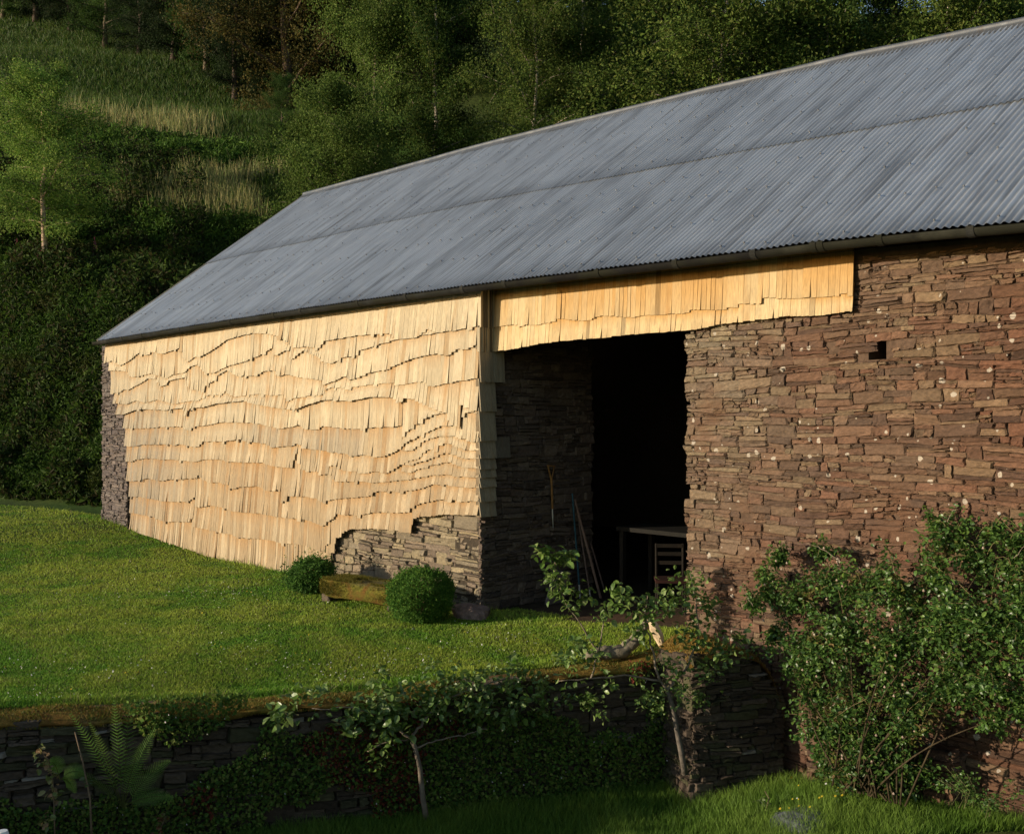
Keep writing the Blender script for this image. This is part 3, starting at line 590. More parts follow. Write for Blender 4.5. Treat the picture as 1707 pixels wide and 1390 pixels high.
def make_tree(seed, H, R, n_limb=22, base=0.2, leaf=0.13, nl=26000, palette=((0.07, 0.11, 0.025),), kind='birch', trunk_r=0.11, bark=(0.45, 0.42, 0.36), clump=0.38):
    rs = np.random.RandomState(seed); tk = MB(); cr = MB()
    m = 12; zz = np.linspace(0, H * 0.94, m); wob = np.cumsum(rs.normal(0, H * 0.006, (m, 2)), 0); wob[0] = 0
    tp = np.column_stack([wob, zz]); tr = trunk_r * (1 - 0.9 * np.linspace(0, 1, m) ** 0.8) + 0.012; tr[0] *= 1.3
    tk.tube(tp, tr, np.array(bark), 7)
    cents = []; rad = []
    for k in range(n_limb):
        f = base + (0.97 - base) * (k + rs.uniform(0, 1)) / n_limb; az = k * 2.4 + rs.uniform(-0.5, 0.5)
        p0 = np.array([np.interp(f * H * 0.97, zz, tp[:, 0]), np.interp(f * H * 0.97, zz, tp[:, 1]), min(f * H * 0.97, zz[-1])])
        g = (f - base) / (1 - base)
        if kind == 'conifer': prof = (1 - g) ** 0.9 + 0.06; el = -0.12 + 0.3 * g
        elif kind == 'round': prof = math.sqrt(max(0.08, 1 - (2 * g - 0.85) ** 2 * 0.75)); el = 0.15 + 0.8 * g
        else: prof = (0.55 + 0.9 * g) * (1 - g) ** 0.62 * 1.35 + 0.10; el = 0.55 + 0.35 * g
        Lm = R * 0.88 * prof * rs.uniform(0.72, 1.18); n = 6; pts = [p0]; dirv = np.array([math.cos(az) * math.cos(el), math.sin(az) * math.cos(el), math.sin(el)])
        for q in range(n):
            dirv = dirv + rs.normal(0, 0.12, 3); dirv[2] -= 0.10 if kind != 'round' else 0.03
            dirv /= np.linalg.norm(dirv); pts.append(pts[-1] + dirv * Lm / n)
        pts = np.array(pts); r0 = np.interp(p0[2], zz, tr) * 0.45
        tk.tube(pts, np.linspace(r0, 0.008, n + 1), np.array(bark) * (0.75 if kind == 'birch' else 1), 5)
        for q in range(1, n + 1):
            for _ in range(2 + (q > 3)):
                dd = rs.normal(0, 1, 3); dd[2] = dd[2] * 0.5 - (0.25 if kind == 'birch' else 0); tw = pts[q] + dd * Lm * 0.17
                if _ == 0 and q % 2: tk.tube([pts[q], (pts[q] + tw) / 2 + [0, 0, .03], tw], [0.014, 0.01, 0.005], np.array(bark) * 0.6, 4, cap=False)
                cents.append(tw); rad.append(clump * rs.uniform(0.45, 1.1) * (0.7 + 0.3 * prof)); cents.append(pts[q]); rad.append(clump * 0.6)
    cents = np.array(cents); rad = np.array(rad); w = rad ** 2 * rs.uniform(0.1, 1.5, len(rad)) ** 2; idx = rs.choice(len(cents), nl, p=w / w.sum())
    off = rs.normal(0, 1, (nl, 3)) * rad[idx][:, None] * 0.62
    if kind == 'birch': off[:, 2] = off[:, 2] * 1.25 - 0.1
    P = cents[idx] + off; P[:, 2] = np.maximum(P[:, 2], base * H * 0.55)
    tone = np.repeat(rs.uniform(0.6, 1.3, len(cents))[idx][:, None], 3, 1)
    c = leafcols(nl, palette, rs, 0.12) * tone
    leaves(cr, P, rs.uniform(0.7, 1.3, nl) * leaf, c, rs, droop=0.5 if kind == 'birch' else 0.0)
    return tk, cr
G_BIRCH = ((0.075, 0.122, 0.02), (0.092, 0.14, 0.025), (0.052, 0.09, 0.016), (0.125, 0.155, 0.035))
G_DARK = ((0.022, 0.042, 0.014), (0.03, 0.052, 0.016), (0.017, 0.032, 0.012))
G_MID = ((0.045, 0.095, 0.018), (0.06, 0.11, 0.02), (0.035, 0.075, 0.016))
G_BROWN = ((0.095, 0.08, 0.02), (0.08, 0.075, 0.02), (0.11, 0.085, 0.022), (0.065, 0.075, 0.02))
G_PALE = ((0.10, 0.16, 0.03), (0.085, 0.14, 0.025), (0.125, 0.175, 0.04))
KINDS = {
 'birch':  dict(seed=1, H=12, R=2.9, n_limb=34, base=0.16, leaf=0.085, nl=70000, palette=G_BIRCH, kind='birch', clump=0.42, trunk_r=0.12, bark=(0.42, 0.36, 0.29)),
 'birch2': dict(seed=2, H=12, R=2.4, n_limb=30, base=0.12, leaf=0.085, nl=62000, palette=G_BIRCH + G_MID, kind='birch', clump=0.38, trunk_r=0.11, bark=(0.38, 0.33, 0.27)),
 'young':  dict(seed=3, H=7.5, R=2.0, n_limb=26, base=0.22, leaf=0.07, nl=36000, palette=tuple((p_[0] * 2.2, p_[1] * 2.3, p_[2] * 2.4) for p_ in G_BIRCH), kind='birch', clump=0.32, trunk_r=0.085, bark=(0.42, 0.30, 0.22)),
 'pale':   dict(seed=4, H=9, R=2.8, n_limb=34, base=0.04, leaf=0.085, nl=66000, palette=G_PALE, kind='birch', clump=0.4, trunk_r=0.10, bark=(0.2, 0.17, 0.12)),
 'brown':  dict(seed=5, H=13, R=4.2, n_limb=40, base=0.05, leaf=0.085, nl=90000, palette=G_BROWN, kind='round', clump=0.5, trunk_r=0.25, bark=(0.10, 0.07, 0.05)),
 'dark':   dict(seed=6, H=14, R=4.8, n_limb=40, base=0.06, leaf=0.13, nl=60000, palette=G_DARK, kind='round', clump=0.6, trunk_r=0.25, bark=(0.08, 0.06, 0.05)),
 'mid':    dict(seed=7, H=10, R=3.8, n_limb=34, base=0.05, leaf=0.1, nl=52000, palette=G_MID, kind='round', clump=0.45, trunk_r=0.18, bark=(0.14, 0.11, 0.08)),
 'conifer':dict(seed=8, H=19, R=4.2, n_limb=60, base=0.08, leaf=0.14, nl=60000, palette=G_DARK, kind='conifer', clump=0.5, trunk_r=0.25, bark=(0.10, 0.07, 0.05)),
}
_meshes = {}
NAMES = dict(birch="birch_tree", birch2="birch_tree", young="young_birch_tree", pale="willow_tree", brown="brown_leaved_tree", dark="broadleaf_tree", mid="broadleaf_tree", conifer="conifer_tree")
def place_tree(kind, px, Z, H, label, group=None, rot=0.0, wide=1.0, xy=None, dz=0.0):
    P = at_z(float(px), HY, Z) if xy is None else np.array([xy[0], xy[1], 0.0])
    z = float(terrain(P[0], P[1])) + dz
    root = empty(NAMES[kind], (P[0], P[1], z - 0.05)); k = H / KINDS[kind]['H']
    root.scale = (k * wide, k * wide, k); root.rotation_euler = (0, 0, rot)
    if kind not in _meshes:
        tk, cr = make_tree(**KINDS[kind]); a = tk.build("trunk", M_BARK, root, smooth=True); b = cr.build("crown", M_LEAF, root); _meshes[kind] = (a, b)
    else:
        for o in _meshes[kind]: c = o.copy(); sc.collection.objects.link(c); c.parent = root
    return tag(root, label, "tree", group)
def at_ground(px, py):
    Zs = np.arange(22, 130, 0.15); P = EYE + ray(float(px), float(py))[None] * Zs[:, None]; g = terrain(P[:, 0], P[:, 1]); i = np.argmax(P[:, 2] < g); return Zs[i] if P[i, 2] < g[i] else 120.0

place_tree('young', 74, at_ground(74, 462), 7.7, "young airy birch with pale trunk standing alone on the bank left of the barn", rot=0.5, wide=1.3)
zb = at_ground(430, 250)
place_tree('brown', 470, 62, 24, "big bronze-brown leaved tree above the left end of the roof", rot=1.0, wide=0.95, dz=-6.0)
place_tree('pale', 565, 37, 9.4, "pale green bushy tree right behind the left end of the ridge", rot=2.0, wide=1.0, dz=-1.8)
place_tree('pale', 622, 43, 13.0, "taller pale green tree with pointed top right of the brown tree", rot=3.6, wide=0.85, dz=-1)
place_tree('birch2', 738, 42, 13.6, "slender birch with thin stem, left of the white-stemmed birch behind the ridge", rot=0.3, dz=-1)
place_tree('birch', 862, 39, 12.8, "birch with a white stem meeting the ridge at the middle of the roof", rot=2.2, wide=0.95, dz=-1)
place_tree('birch2', 955, 41, 14.2, "leafy birch just right of the white-stemmed birch", rot=4.0, wide=1.1, dz=-1)
place_tree('mid', 1040, 44, 10.5, "rounded green tree at the left edge of the dark conifer gap", rot=1.0, dz=-1.5)
place_tree('birch', 1265, 33, 15.5, "broad weeping birch with arching outline right of the dark conifers", rot=5.2, wide=1.25, dz=-2)
place_tree('birch2', 1400, 34, 15.8, "weeping birch between the broad birch and the patch of sky", rot=1.2, wide=1.15, dz=-2)
place_tree('birch', 1600, 31, 16.0, "birch over the upper right end of the ridge", rot=3.3, wide=1.1, dz=-2)
place_tree('birch2', 1730, 33, 16.5, "birch cut by the right edge of the photo above the ridge", rot=0.7, wide=1.1, dz=-2)
for i, (px, Z, H) in enumerate([(1115, 52, 24), (1180, 60, 26), (1060, 62, 25), (1480, 62, 19), (600, 66, 24), (700, 64, 26), (820, 68, 25), (930, 60, 24), (1330, 58, 24), (1650, 60, 22)]):
    place_tree('conifer', px, Z, H, "dark conifer in the shaded wood behind the birches", "dark conifers behind the birches", rot=i * 1.3, dz=-1)
BG = [(5, 30), (60, 35), (118, 50), (175, 68), (232, 82), (290, 100), (345, 125), (392, 165)]
for i, (px, py) in enumerate(BG):
    place_tree('dark' if i % 3 else 'mid', px, at_ground(px, py + 22) + 2, 10 + (i * 7 % 4), "dark broadleaf tree at the top edge of the bracken slope", "dark trees along the top of the slope", rot=i * 0.9, wide=0.85)
for i, (px, Z, H) in enumerate([(30, 92, 14), (110, 95, 15), (200, 88, 16), (290, 84, 16), (370, 72, 18), (450, 68, 18), (530, 66, 16), (-60, 90, 14)]):
    place_tree('dark', px, Z, H, "tall dark tree deep in the wood above the slope", "dark trees deep in the wood", rot=i * 2.1, wide=1.1)
for i, (px, Z, H) in enumerate([(470, 52, 3.4), (505, 40, 4.2)]):
    place_tree('mid', px, Z, H, "low green bush in the fold below the brown tree", "low bushes below the brown tree", rot=i * 1.7)
# trees added beyond the left of the frame to shade the slope and the near lawn in the evening sun
for i, (x, y, H) in enumerate([(-72, -42, 26), (-90, -42, 28), (-52, -43, 10.5), (-58, -43, 12), (-46, -42, 9)]):
    place_tree('dark', 0, 0, H, "unseen tree added beyond the left edge to cast evening shade", "added shade trees out of frame", rot=i, xy=(x, y), wide=0.85)

# ------------------------------------------------------------------ hillside cover
def samp(n, seed, pxr, Zr):
    rs = np.random.RandomState(seed); px = rs.uniform(*pxr, n); Z = 1 / rs.uniform(1 / Zr[1], 1 / Zr[0], n); P = at_z(px, HY, Z); P[:, 2] = terrain(P[:, 0], P[:, 1]); return P, rs
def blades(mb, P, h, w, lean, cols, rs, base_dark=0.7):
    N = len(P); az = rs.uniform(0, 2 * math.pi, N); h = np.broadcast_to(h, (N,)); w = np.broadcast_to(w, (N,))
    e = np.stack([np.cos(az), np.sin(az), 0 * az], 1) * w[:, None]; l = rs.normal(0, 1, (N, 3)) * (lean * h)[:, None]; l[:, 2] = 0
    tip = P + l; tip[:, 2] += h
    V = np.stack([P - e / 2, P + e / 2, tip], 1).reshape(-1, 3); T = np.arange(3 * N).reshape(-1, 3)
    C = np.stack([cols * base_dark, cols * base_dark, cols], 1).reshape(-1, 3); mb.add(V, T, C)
P, rs = samp(360000, 51, (-80, 560), (24, 95)); X, Y, Z = proj(P)
ok = (P[:, 0] < -14.6) | (P[:, 1] > 12.2); ok &= (P[:, 2] > 0.42); P, X, Y, Z = P[ok], X[ok], Y[ok], Z[ok]
nb = noise(P[:, 0] * 0.35, P[:, 1] * 0.35, sd=13); Xo, Yo = X, Y; X = X + 30 * noise(P[:, 0] * 0.5, P[:, 1] * 0.5, sd=14) + rs.normal(0, 12, len(X)); Y = Y + 9 * noise(P[:, 0] * 0.8, P[:, 1] * 0.8, sd=18) + rs.normal(0, 6, len(Y))
band1 = (np.abs(Y - (340 + (X - 230) * 0.09)) < 20) & (X > 210) & (X < 445); band2 = (np.abs(Y - (205 + (X - 130) * 0.10)) < 12) & (X > 60) & (X < 340); band3 = (Y < 345) & (Y > 300) & (X > 210)
pale = band1 | band2 | (band3 & (nb > 0.15)); brk = (Y > 365) | ((Y > 228 + (X - 130) * 0.1) & (Y < 285) & (nb > -0.2)); brk &= ~pale
gr = ~pale & ~brk
gm = MB(); c = leafcols(gr.sum(), ((0.07, 0.135, 0.022), (0.085, 0.145, 0.025), (0.055, 0.11, 0.02), (0.09, 0.11, 0.03)), rs, 0.3)
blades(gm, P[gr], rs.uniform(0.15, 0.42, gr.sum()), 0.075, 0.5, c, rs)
c = leafcols(pale.sum(), ((0.46, 0.42, 0.17), (0.36, 0.38, 0.14), (0.24, 0.32, 0.09), (0.50, 0.43, 0.2)), rs, 0.25)
blades(gm, P[pale], rs.uniform(0.5, 1.15, pale.sum()), 0.05, 0.18, c, rs, 0.55)
tag(gm.build("hillside_grass", M_GRASS), "tall pale and green grass over the slope behind the barn", "grass", kind="stuff")
bmk = MB(); Pb = P[brk]; n = len(Pb); hgt = rs.uniform(0.1, 1.0, n) * (0.75 + 0.45 * noise(Pb[:, 0] * 1.1, Pb[:, 1] * 1.1, sd=15)); Q = Pb.copy(); Q[:, 2] += hgt
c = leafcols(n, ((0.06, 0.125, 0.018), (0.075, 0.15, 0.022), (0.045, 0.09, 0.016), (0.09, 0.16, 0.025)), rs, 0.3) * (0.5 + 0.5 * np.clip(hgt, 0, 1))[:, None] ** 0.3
zb_ = proj(Q)[2]; brn = np.clip(noise(Q[:, 0] * 0.5, Q[:, 2] * 0.9, sd=19) * 1.5, 0, 1) * 0.6 * (zb_ < 42); c = c * (1 - brn)[:, None] + np.array([0.06, 0.04, 0.015]) * brn[:, None]; c = c * np.where(zb_ < 36, 0.7, 1.0)[:, None]  # brown patches; nearest leaves toned down, bank shade put into the colour
leaves(bmk, Q, rs.uniform(0.7, 1.5, n) * 0.0042 * zb_, c, rs, asp=0.35, up=0.2)
P2, rs2 = samp(150000, 52, (-90, 340), (23, 48)); k2 = (P2[:, 0] < -14.3) & (P2[:, 2] > 0.38) & (P2[:, 1] > -2); P2 = P2[k2]; n = len(P2)
nn = noise(P2[:, 0] * 0.9, P2[:, 1] * 0.9, sd=16); hg = rs2.uniform(0.0, 1.0, n) ** 0.7 * (0.8 + 1.0 * nn + 0.4 * noise(P2[:, 0] * 2.5, P2[:, 1] * 2.5, sd=20)); P2[:, 2] += hg
c = leafcols(n, ((0.034, 0.062, 0.012), (0.02, 0.038, 0.008), (0.06, 0.10, 0.016), (0.045, 0.042, 0.016)), rs2, 0.3)  # palette kept dark to paint in the lower bank's shade
leaves(bmk, P2, rs2.uniform(0.10, 0.28, n), c, rs2, asp=0.4, up=0.1)
tag(bmk.build("bracken", M_LEAF), "dense bracken and brambles with shade put into their green on the bank left of the barn", "bracken", kind="stuff")
# foxgloves
def foxglove(px, py, h):
    Z = at_ground(px, py); P = at_z(float(px), HY, Z); z = float(terrain(P[0], P[1])) + 0.3
    root = empty("foxglove", (P[0], P[1], z)); a = MB(); a.tube([(0, 0, -0.3), (0.01, 0, h * 0.6), (0.03, 0.01, h)], [0.012, 0.009, 0.004], (0.08, 0.10, 0.03), 5); a.build("stem", M_LEAF, root)
    f = MB(); rg = np.random.RandomState(int(px))
    for i in range(34):
        k = i / 34; r = 0.06 * (1 - k) + 0.02; an = rg.uniform(0, 6.28); c0 = np.array([0, 0, h * (0.35 + 0.62 * k)]); dr = np.array([math.cos(an), math.sin(an), -0.5])
        f.tube([c0, c0 + dr * r * 0.6, c0 + dr * r * 1.3], [0.008, 0.016 * (1.2 - k), 0.022 * (1.2 - k)], (0.42, 0.09, 0.20), 6)
    f.build("flower_spike", M_LEAF, root); return root
tag(foxglove(158, 448, 0.9), "pink foxglove spike in the bracken right of the young birch trunk", "foxglove")
tag(foxglove(67, 462, 0.9), "pink foxglove spike at the foot of the young birch", "foxglove")
tag(foxglove(28, 450, 0.9), "dull pink foxglove spike farthest left in the bracken", "foxglove")

# ------------------------------------------------------------------ lawn
rs = np.random.RandomState(71)
def lawn_points(n, pxr, pyr):
    px = rs.uniform(*pxr, n); py = rs.uniform(*pyr, n); P = on_h(px, py, 0.05)
    for _ in range(3):
        z = terrain(P[:, 0], P[:, 1], True); d = ray(px, py); P = EYE + d * ((z - EYE[2]) / d[:, 2])[:, None]
    P[:, 2] = terrain(P[:, 0], P[:, 1], True); return P
P = lawn_points(620000, (-60, 1260), (812, 1260))
p = wall_p(P[:, 0], P[:, 1]); ok = (p < -0.34) & ((P[:, 1] < np.where((P[:, 0] > 0.1) & (P[:, 0] < 3.6), 0.6, 0.03)) | ((P[:, 0] < -13.95) & (P[:, 1] < 5.0))) & (P[:, 2] < 1.6)
ok &= ~((P[:, 0] > -0.0) & (P[:, 1] > 0.35 + 0.15 * noise(P[:, 0] * 2.3)) & (P[:, 0] > 1.3)); P = P[ok]
n = len(P); big = noise(P[:, 0] * 0.5, P[:, 1] * 0.5, sd=2); med = noise(P[:, 0] * 1.9, P[:, 1] * 1.9, sd=4); fin = noise(P[:, 0] * 7, P[:, 1] * 7, sd=6)
c = mixc((0.16, 0.34, 0.03), (0.37, 0.47, 0.06), np.clip(0.5 + 0.6 * med + 0.6 * big + 0.35 * fin, 0, 1)) * rs.uniform(0.7, 1.3, (n, 1))
dry = rs.random_sample(n) < (0.10 + 0.08 * med); c[dry] = np.array([0.24, 0.22, 0.09]) * rs.uniform(0.8, 1.1, (dry.sum(), 1))
edge = np.maximum(np.exp(-((P[:, 1]) / 0.20) ** 2) * (P[:, 0] < 1.4), 0.8 * np.exp(-((wall_p(P[:, 0], P[:, 1]) + 0.5) / 0.12) ** 2))
h = rs.uniform(0.015, 0.036, n) * (1 + 0.35 * med) * (1 + 3.2 * edge * rs.random_sample(n) ** 2); Zd = proj(P)[2]
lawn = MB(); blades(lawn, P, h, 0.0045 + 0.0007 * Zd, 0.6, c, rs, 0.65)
tag(lawn.build("lawn_grass", M_GRASS), "short mown grass of the upper lawn", "grass", kind="stuff")
# daisies and clover flowers
fm = MB(); fc = [(530, 1100), (640, 1085), (760, 1075), (420, 1080), (150, 995), (380, 990), (35, 1108), (200, 1105), (820, 1050), (580, 1108), (90, 1155), (680, 1120), (330, 985), (860, 1070)]
Pf = []
for (x, y) in fc:
    k = rs.randint(25, 70); px = rs.normal(x, 45, k); py = rs.normal(y, 9, k); q = on_h(px, py, 0.03); q[:, 2] = terrain(q[:, 0], q[:, 1]) + 0.045; Pf.append(q)
px = rs.uniform(0, 1000, 350); py = rs.uniform(880, 1170, 350); q = on_h(px, py, 0.03); q[:, 2] = terrain(q[:, 0], q[:, 1]) + 0.045; Pf.append(q)
Pf = np.concatenate(Pf); Pf = Pf[(wall_p(Pf[:, 0], Pf[:, 1]) < -0.5) & (Pf[:, 1] < -0.1) & (Pf[:, 2] < 0.6)]; n = len(Pf)
r = rs.uniform(0.005, 0.009, n); th = np.arange(6) * math.pi / 3; ring = np.stack([np.cos(th), np.sin(th), 0 * th], 1)[None] * r[:, None, None]
tl = rs.normal(0, 0.5, (n, 1, 2)); ring[..., 2] += (ring[..., :2] * tl).sum(-1)
V = (Pf[:, None] + ring); fcol = np.where((rs.random_sample(n) < 0.25)[:, None], (0.7, 0.5, 0.05), (0.75, 0.74, 0.66))
fm.add(V.reshape(-1, 3), np.arange(6 * n).reshape(-1, 6), np.repeat(fcol, 6, 0))
tag(fm.build("daisies", M_LEAF), "tiny white daisies and yellow buttercups scattered over the lawn", "flowers", kind="stuff")

# ------------------------------------------------------------------ lower garden grass
rs = np.random.RandomState(72)
px = rs.uniform(380, 1760, 150000); py = rs.uniform(1235, 1450, 150000); P = on_h(px, py, -1.3)
P[:, 2] = terrain(P[:, 0], P[:, 1]); p = wall_p(P[:, 0], P[:, 1]); ok = (p > 0.04) & (P[:, 1] < 0.1) & (P[:, 2] < -0.7); P = P[ok]; n = len(P)
med = noise(P[:, 0] * 1.7, P[:, 1] * 1.7, sd=4)
c = mixc((0.11, 0.23, 0.025), (0.21, 0.33, 0.05), np.clip(0.5 + 0.6 * med, 0, 1)) * rs.uniform(0.7, 1.3, (n, 1))
lg = MB(); blades(lg, P, rs.uniform(0.05, 0.15, n) * (1 + 0.4 * med), 0.009, 0.45, c, rs, 0.55)
tag(lg.build("meadow_grass", M_GRASS), "longer shaded grass of the lower garden", "grass", kind="stuff")
fm = MB(); px = rs.uniform(1300, 1707, 90); py = rs.uniform(1315, 1385, 90); q = on_h(px, py, -1.2); q[:, 2] = terrain(q[:, 0], q[:, 1]) + 0.12; n = len(q)
ring = np.stack([np.cos(th), np.sin(th), 0.6 * np.sin(th)], 1)[None] * rs.uniform(0.008, 0.014, n)[:, None, None]
fm.add((q[:, None] + ring).reshape(-1, 3), np.arange(6 * n).reshape(-1, 6), np.repeat(np.where((rs.random_sample(n) < 0.8)[:, None], (0.75, 0.55, 0.05), (0.8, 0.8, 0.75)), 6, 0))
tag(fm.build("buttercups", M_LEAF), "yellow buttercups in the lower garden grass", "flowers", kind="stuff")

# ------------------------------------------------------------------ retaining wall
rw_root = empty("garden_wall", (WA[0], WA[1], -1.3)); tag(rw_root, "low drystone retaining wall between the lawn and the lower garden, topped with orange-brown moss", "wall")
inv = np.array([WA[0], WA[1], -1.3])
u_end = float(ul.min()) - 0.02
def wmap(u, v, d): return np.stack([WA[0] + WD[0] * u + WN[0] * d, WA[1] + WD[1] * u + WN[1] * d, v], -1)
def col_ret(u, v, rs): 
    c = np.array([(0.075, 0.055, 0.04), (0.06, 0.045, 0.033), (0.10, 0.075, 0.055), (0.07, 0.065, 0.035)])[rs.randint(0, 4, len(u))] * rs.uniform(0.75, 1.3, (len(u), 1)); m = (rs.random_sample(len(u)) < 0.02); c[m] = (0.24, 0.21, 0.18); return c
mb = MB(); stones(mb, u_end, 12.5, -1.6, 0.5, wmap, col_ret, lambda u, v: v < wtop(u) - 0.05, 31, 0.08, 0.18, 0.18, 0.5, prot=0.045)
mb.build("stonework", M_STONE2, rw_root, loc=None).matrix_parent_inverse = rw_root.matrix_world.inverted()
core = MB()
for a in np.arange(u_end, 13.0, 0.3):
    zt = float(min(wtop(a), wtop(a + 0.3))) - 0.07; P8 = []
    for (uu, dd) in ((a, -0.45), (a + 0.3, -0.45), (a + 0.3, -0.055), (a, -0.055)):
        for z in (-1.8, zt): P8.append(wmap(uu, z, dd))
    core.add(P8, [[0, 1, 3, 2], [2, 3, 5, 4], [4, 5, 7, 6], [6, 7, 1, 0], [1, 7, 5, 3]], (0.05, 0.04, 0.03))
core.build("wall_core", M_MORTAR, rw_root)
# capping stones + moss cushion on top
mo = MB(); us = np.arange(u_end, 13, 0.05); ds = np.array([-0.46, -0.43, -0.38, -0.30, -0.2, -0.1, -0.02, 0.02, 0.03, 0.0])
U, D = np.meshgrid(us, ds, indexing='ij'); hgt = np.array([-0.10, -0.02, 0.01, 0.025, 0.03, 0.025, 0.01, -0.015, -0.035, -0.055])[None]
lump = 0.035 * noise(U * 2.2, D * 4, sd=33) + 0.015 * noise(U * 9, D * 12, sd=34)
Zt = wtop(U) + hgt + lump; mossy = ss(-0.15, 0.25, noise(U * 0.8, D * 1.5, sd=35) + 0.25 * noise(U * 5, D * 5, sd=36))
mc = mixc((0.13, 0.11, 0.085), (0.22, 0.13, 0.03), mossy); mc = mixc(mc, (0.20, 0.19, 0.03), 0.6 * ss(0.1, 0.7, noise(U * 1.9, D * 2, sd=38)))
mo.grid(wmap(U, Zt, D + 0.03 * noise(U * 3, D, sd=37)), mc); moss = mo.build("mossy_capping", M_MOSS, rw_root, smooth=True)
rs = np.random.RandomState(41); n = 42000; u = rs.uniform(u_end, 11, n); d = rs.uniform(-0.46, 0.03, n); k = noise(u * 0.8, d * 1.5, sd=35) + 0.25 * noise(u * 5, d * 5, sd=36) > 0.0; u, d = u[k], d[k]
zz = wtop(u) + np.interp(d, ds, hgt[0]) + 0.035 * noise(u * 2.2, d * 4, sd=33) - 0.01; Pm = wmap(u, zz, d)
tuft = MB(); blades(tuft, Pm, rs.uniform(0.015, 0.04, len(u)), 0.012, 0.5, leafcols(len(u), ((0.30, 0.18, 0.04), (0.20, 0.19, 0.03), (0.33, 0.22, 0.06), (0.14, 0.20, 0.03)), rs, 0.25), rs, 0.6)
tf = tuft.build("moss_tufts", M_GRASS, rw_root); tf["kind"] = "stuff"
for o in rw_root.children: o.matrix_parent_inverse.identity(); o.location = tuple(-inv)

# thicker pier where the garden wall meets the barn, with an arched mossy top
PO = 0.72; ap = np.array([(1150, 1096), (1165, 1086), (1200, 1078), (1235, 1080), (1262, 1092), (1283, 1115), (1297, 1150), (1306, 1190)], float)
Ap = on_p(ap[:, 0], ap[:, 1], PO); au = (Ap[:, :2] - WA) @ WD; ptop = interp(list(au) + [3.0, -2.0], list(Ap[:, 2]) + [Ap[0, 2], Ap[-1, 2] - 0.5]); ua, ub = float(au.min()), 0.6
mb = MB(); stones(mb, ua, ub, -1.6, 0.5, lambda u, v, d: wmap(u, v, d + PO), col_ret, lambda u, v: v < ptop(u) - 0.03, 35, prot=0.035)
stones(mb, 0.04, PO - 0.01, -1.6, 0.5, lambda u, v, d: wmap(ub + d, v, u), col_ret, lambda u, v: v < float(ptop(ub)) - 0.03, 36, prot=0.035)
for a in np.arange(ua, ub - 0.05, 0.1):
    b_ = min(a + 0.1, ub - 0.05); z_ = float(min(ptop(a), ptop(b_))) - 0.06; P8 = [wmap(uu, z, dd) for (uu, dd) in ((a, 0.0), (b_, 0.0), (b_, PO - 0.04), (a, PO - 0.04)) for z in (-1.7, z_)]
    mb.add(P8, [[0, 1, 3, 2], [2, 3, 5, 4], [4, 5, 7, 6], [6, 7, 1, 0], [1, 7, 5, 3]], (0.05, 0.04, 0.03))
o = mb.build("pier", M_STONE2, rw_root); o.location = tuple(-inv)
mo = MB(); us = np.arange(ua, ub + 0.03, 0.03); dd_ = np.linspace(-0.02, PO + 0.03, 14); U, D = np.meshgrid(us, dd_, indexing='ij')
Zt = ptop(U) - 0.02 + 0.03 * noise(U * 3, D * 4, sd=33) + 0.012 * noise(U * 11, D * 12, sd=34) - 0.06 * ss(PO - 0.06, PO + 0.02, D)
mo.grid(wmap(U, Zt, D), mixc((0.13, 0.11, 0.085), (0.22, 0.13, 0.03), ss(-0.4, 0.1, noise(U * 2, D * 2, sd=35)))); o = mo.build("pier_moss", M_MOSS, rw_root, smooth=True); o.location = tuple(-inv)
tuft = MB(); n = 7000; u = rs.uniform(ua, ub, n); d = rs.uniform(0, PO + 0.02, n); Pm = wmap(u, ptop(u) - 0.02 + 0.03 * noise(u * 3, d * 4, sd=33) - 0.05 * ss(PO - 0.06, PO + 0.02, d), d)
blades(tuft, Pm, rs.uniform(0.015, 0.04, n), 0.012, 0.5, leafcols(n, ((0.34, 0.20, 0.04), (0.24, 0.20, 0.03), (0.38, 0.25, 0.07)), rs, 0.25), rs, 0.6)
o = tuft.build("pier_moss_tufts", M_GRASS, rw_root); o["kind"] = "stuff"; o.location = tuple(-inv)

# creeping plants on the wall face
rs = np.random.RandomState(42); iv = MB(); n = 90000; u = rs.uniform(0.1, 10.5, n); v = rs.uniform(-1.45, 0.05, n)
dens = noise(u * 0.9, v * 1.6, sd=43) + 0.5 * noise(u * 3.3, v * 3.3, sd=44) + 0.65 * ss(-0.2, -1.0, v) - 0.15; kk = (dens > -0.12) & (rs.random_sample(n) < 0.6); u, v = u[kk], v[kk]
P = wmap(u, v, rs.uniform(0.02, 0.16, len(u))); c = leafcols(len(u), ((0.11, 0.19, 0.035), (0.15, 0.23, 0.04), (0.07, 0.14, 0.03), (0.17, 0.20, 0.05)), rs, 0.3)
red = (noise(u * 2, v * 2, sd=45) > 0.45) & (rs.random_sample(len(u)) < 0.4); c[red] = (0.16, 0.04, 0.025)
leaves(iv, P, rs.uniform(0.025, 0.055, len(u)), c, rs, asp=0.8)
tag(iv.build("creeping_leaves", M_LEAF), "small lobed leaves of strawberry and ivy creeping over the garden wall face", "creeper", kind="stuff")
fl = MB(); k = rs.choice(len(P), 130); fp = P[k] + np.array([WN[0], WN[1], 0]) * 0.06
ring = np.stack([np.cos(th), 0.3 * np.cos(th), np.sin(th)], 1)[None] * rs.uniform(0.005, 0.009, 130)[:, None, None]
fl.add((fp[:, None] + ring).reshape(-1, 3), np.arange(6 * 130).reshape(-1, 6), (0.7, 0.62, 0.66)); tag(fl.build("wall_flowers", M_LEAF), "tiny pale pink flowers among the leaves on the garden wall", "flowers", kind="stuff")

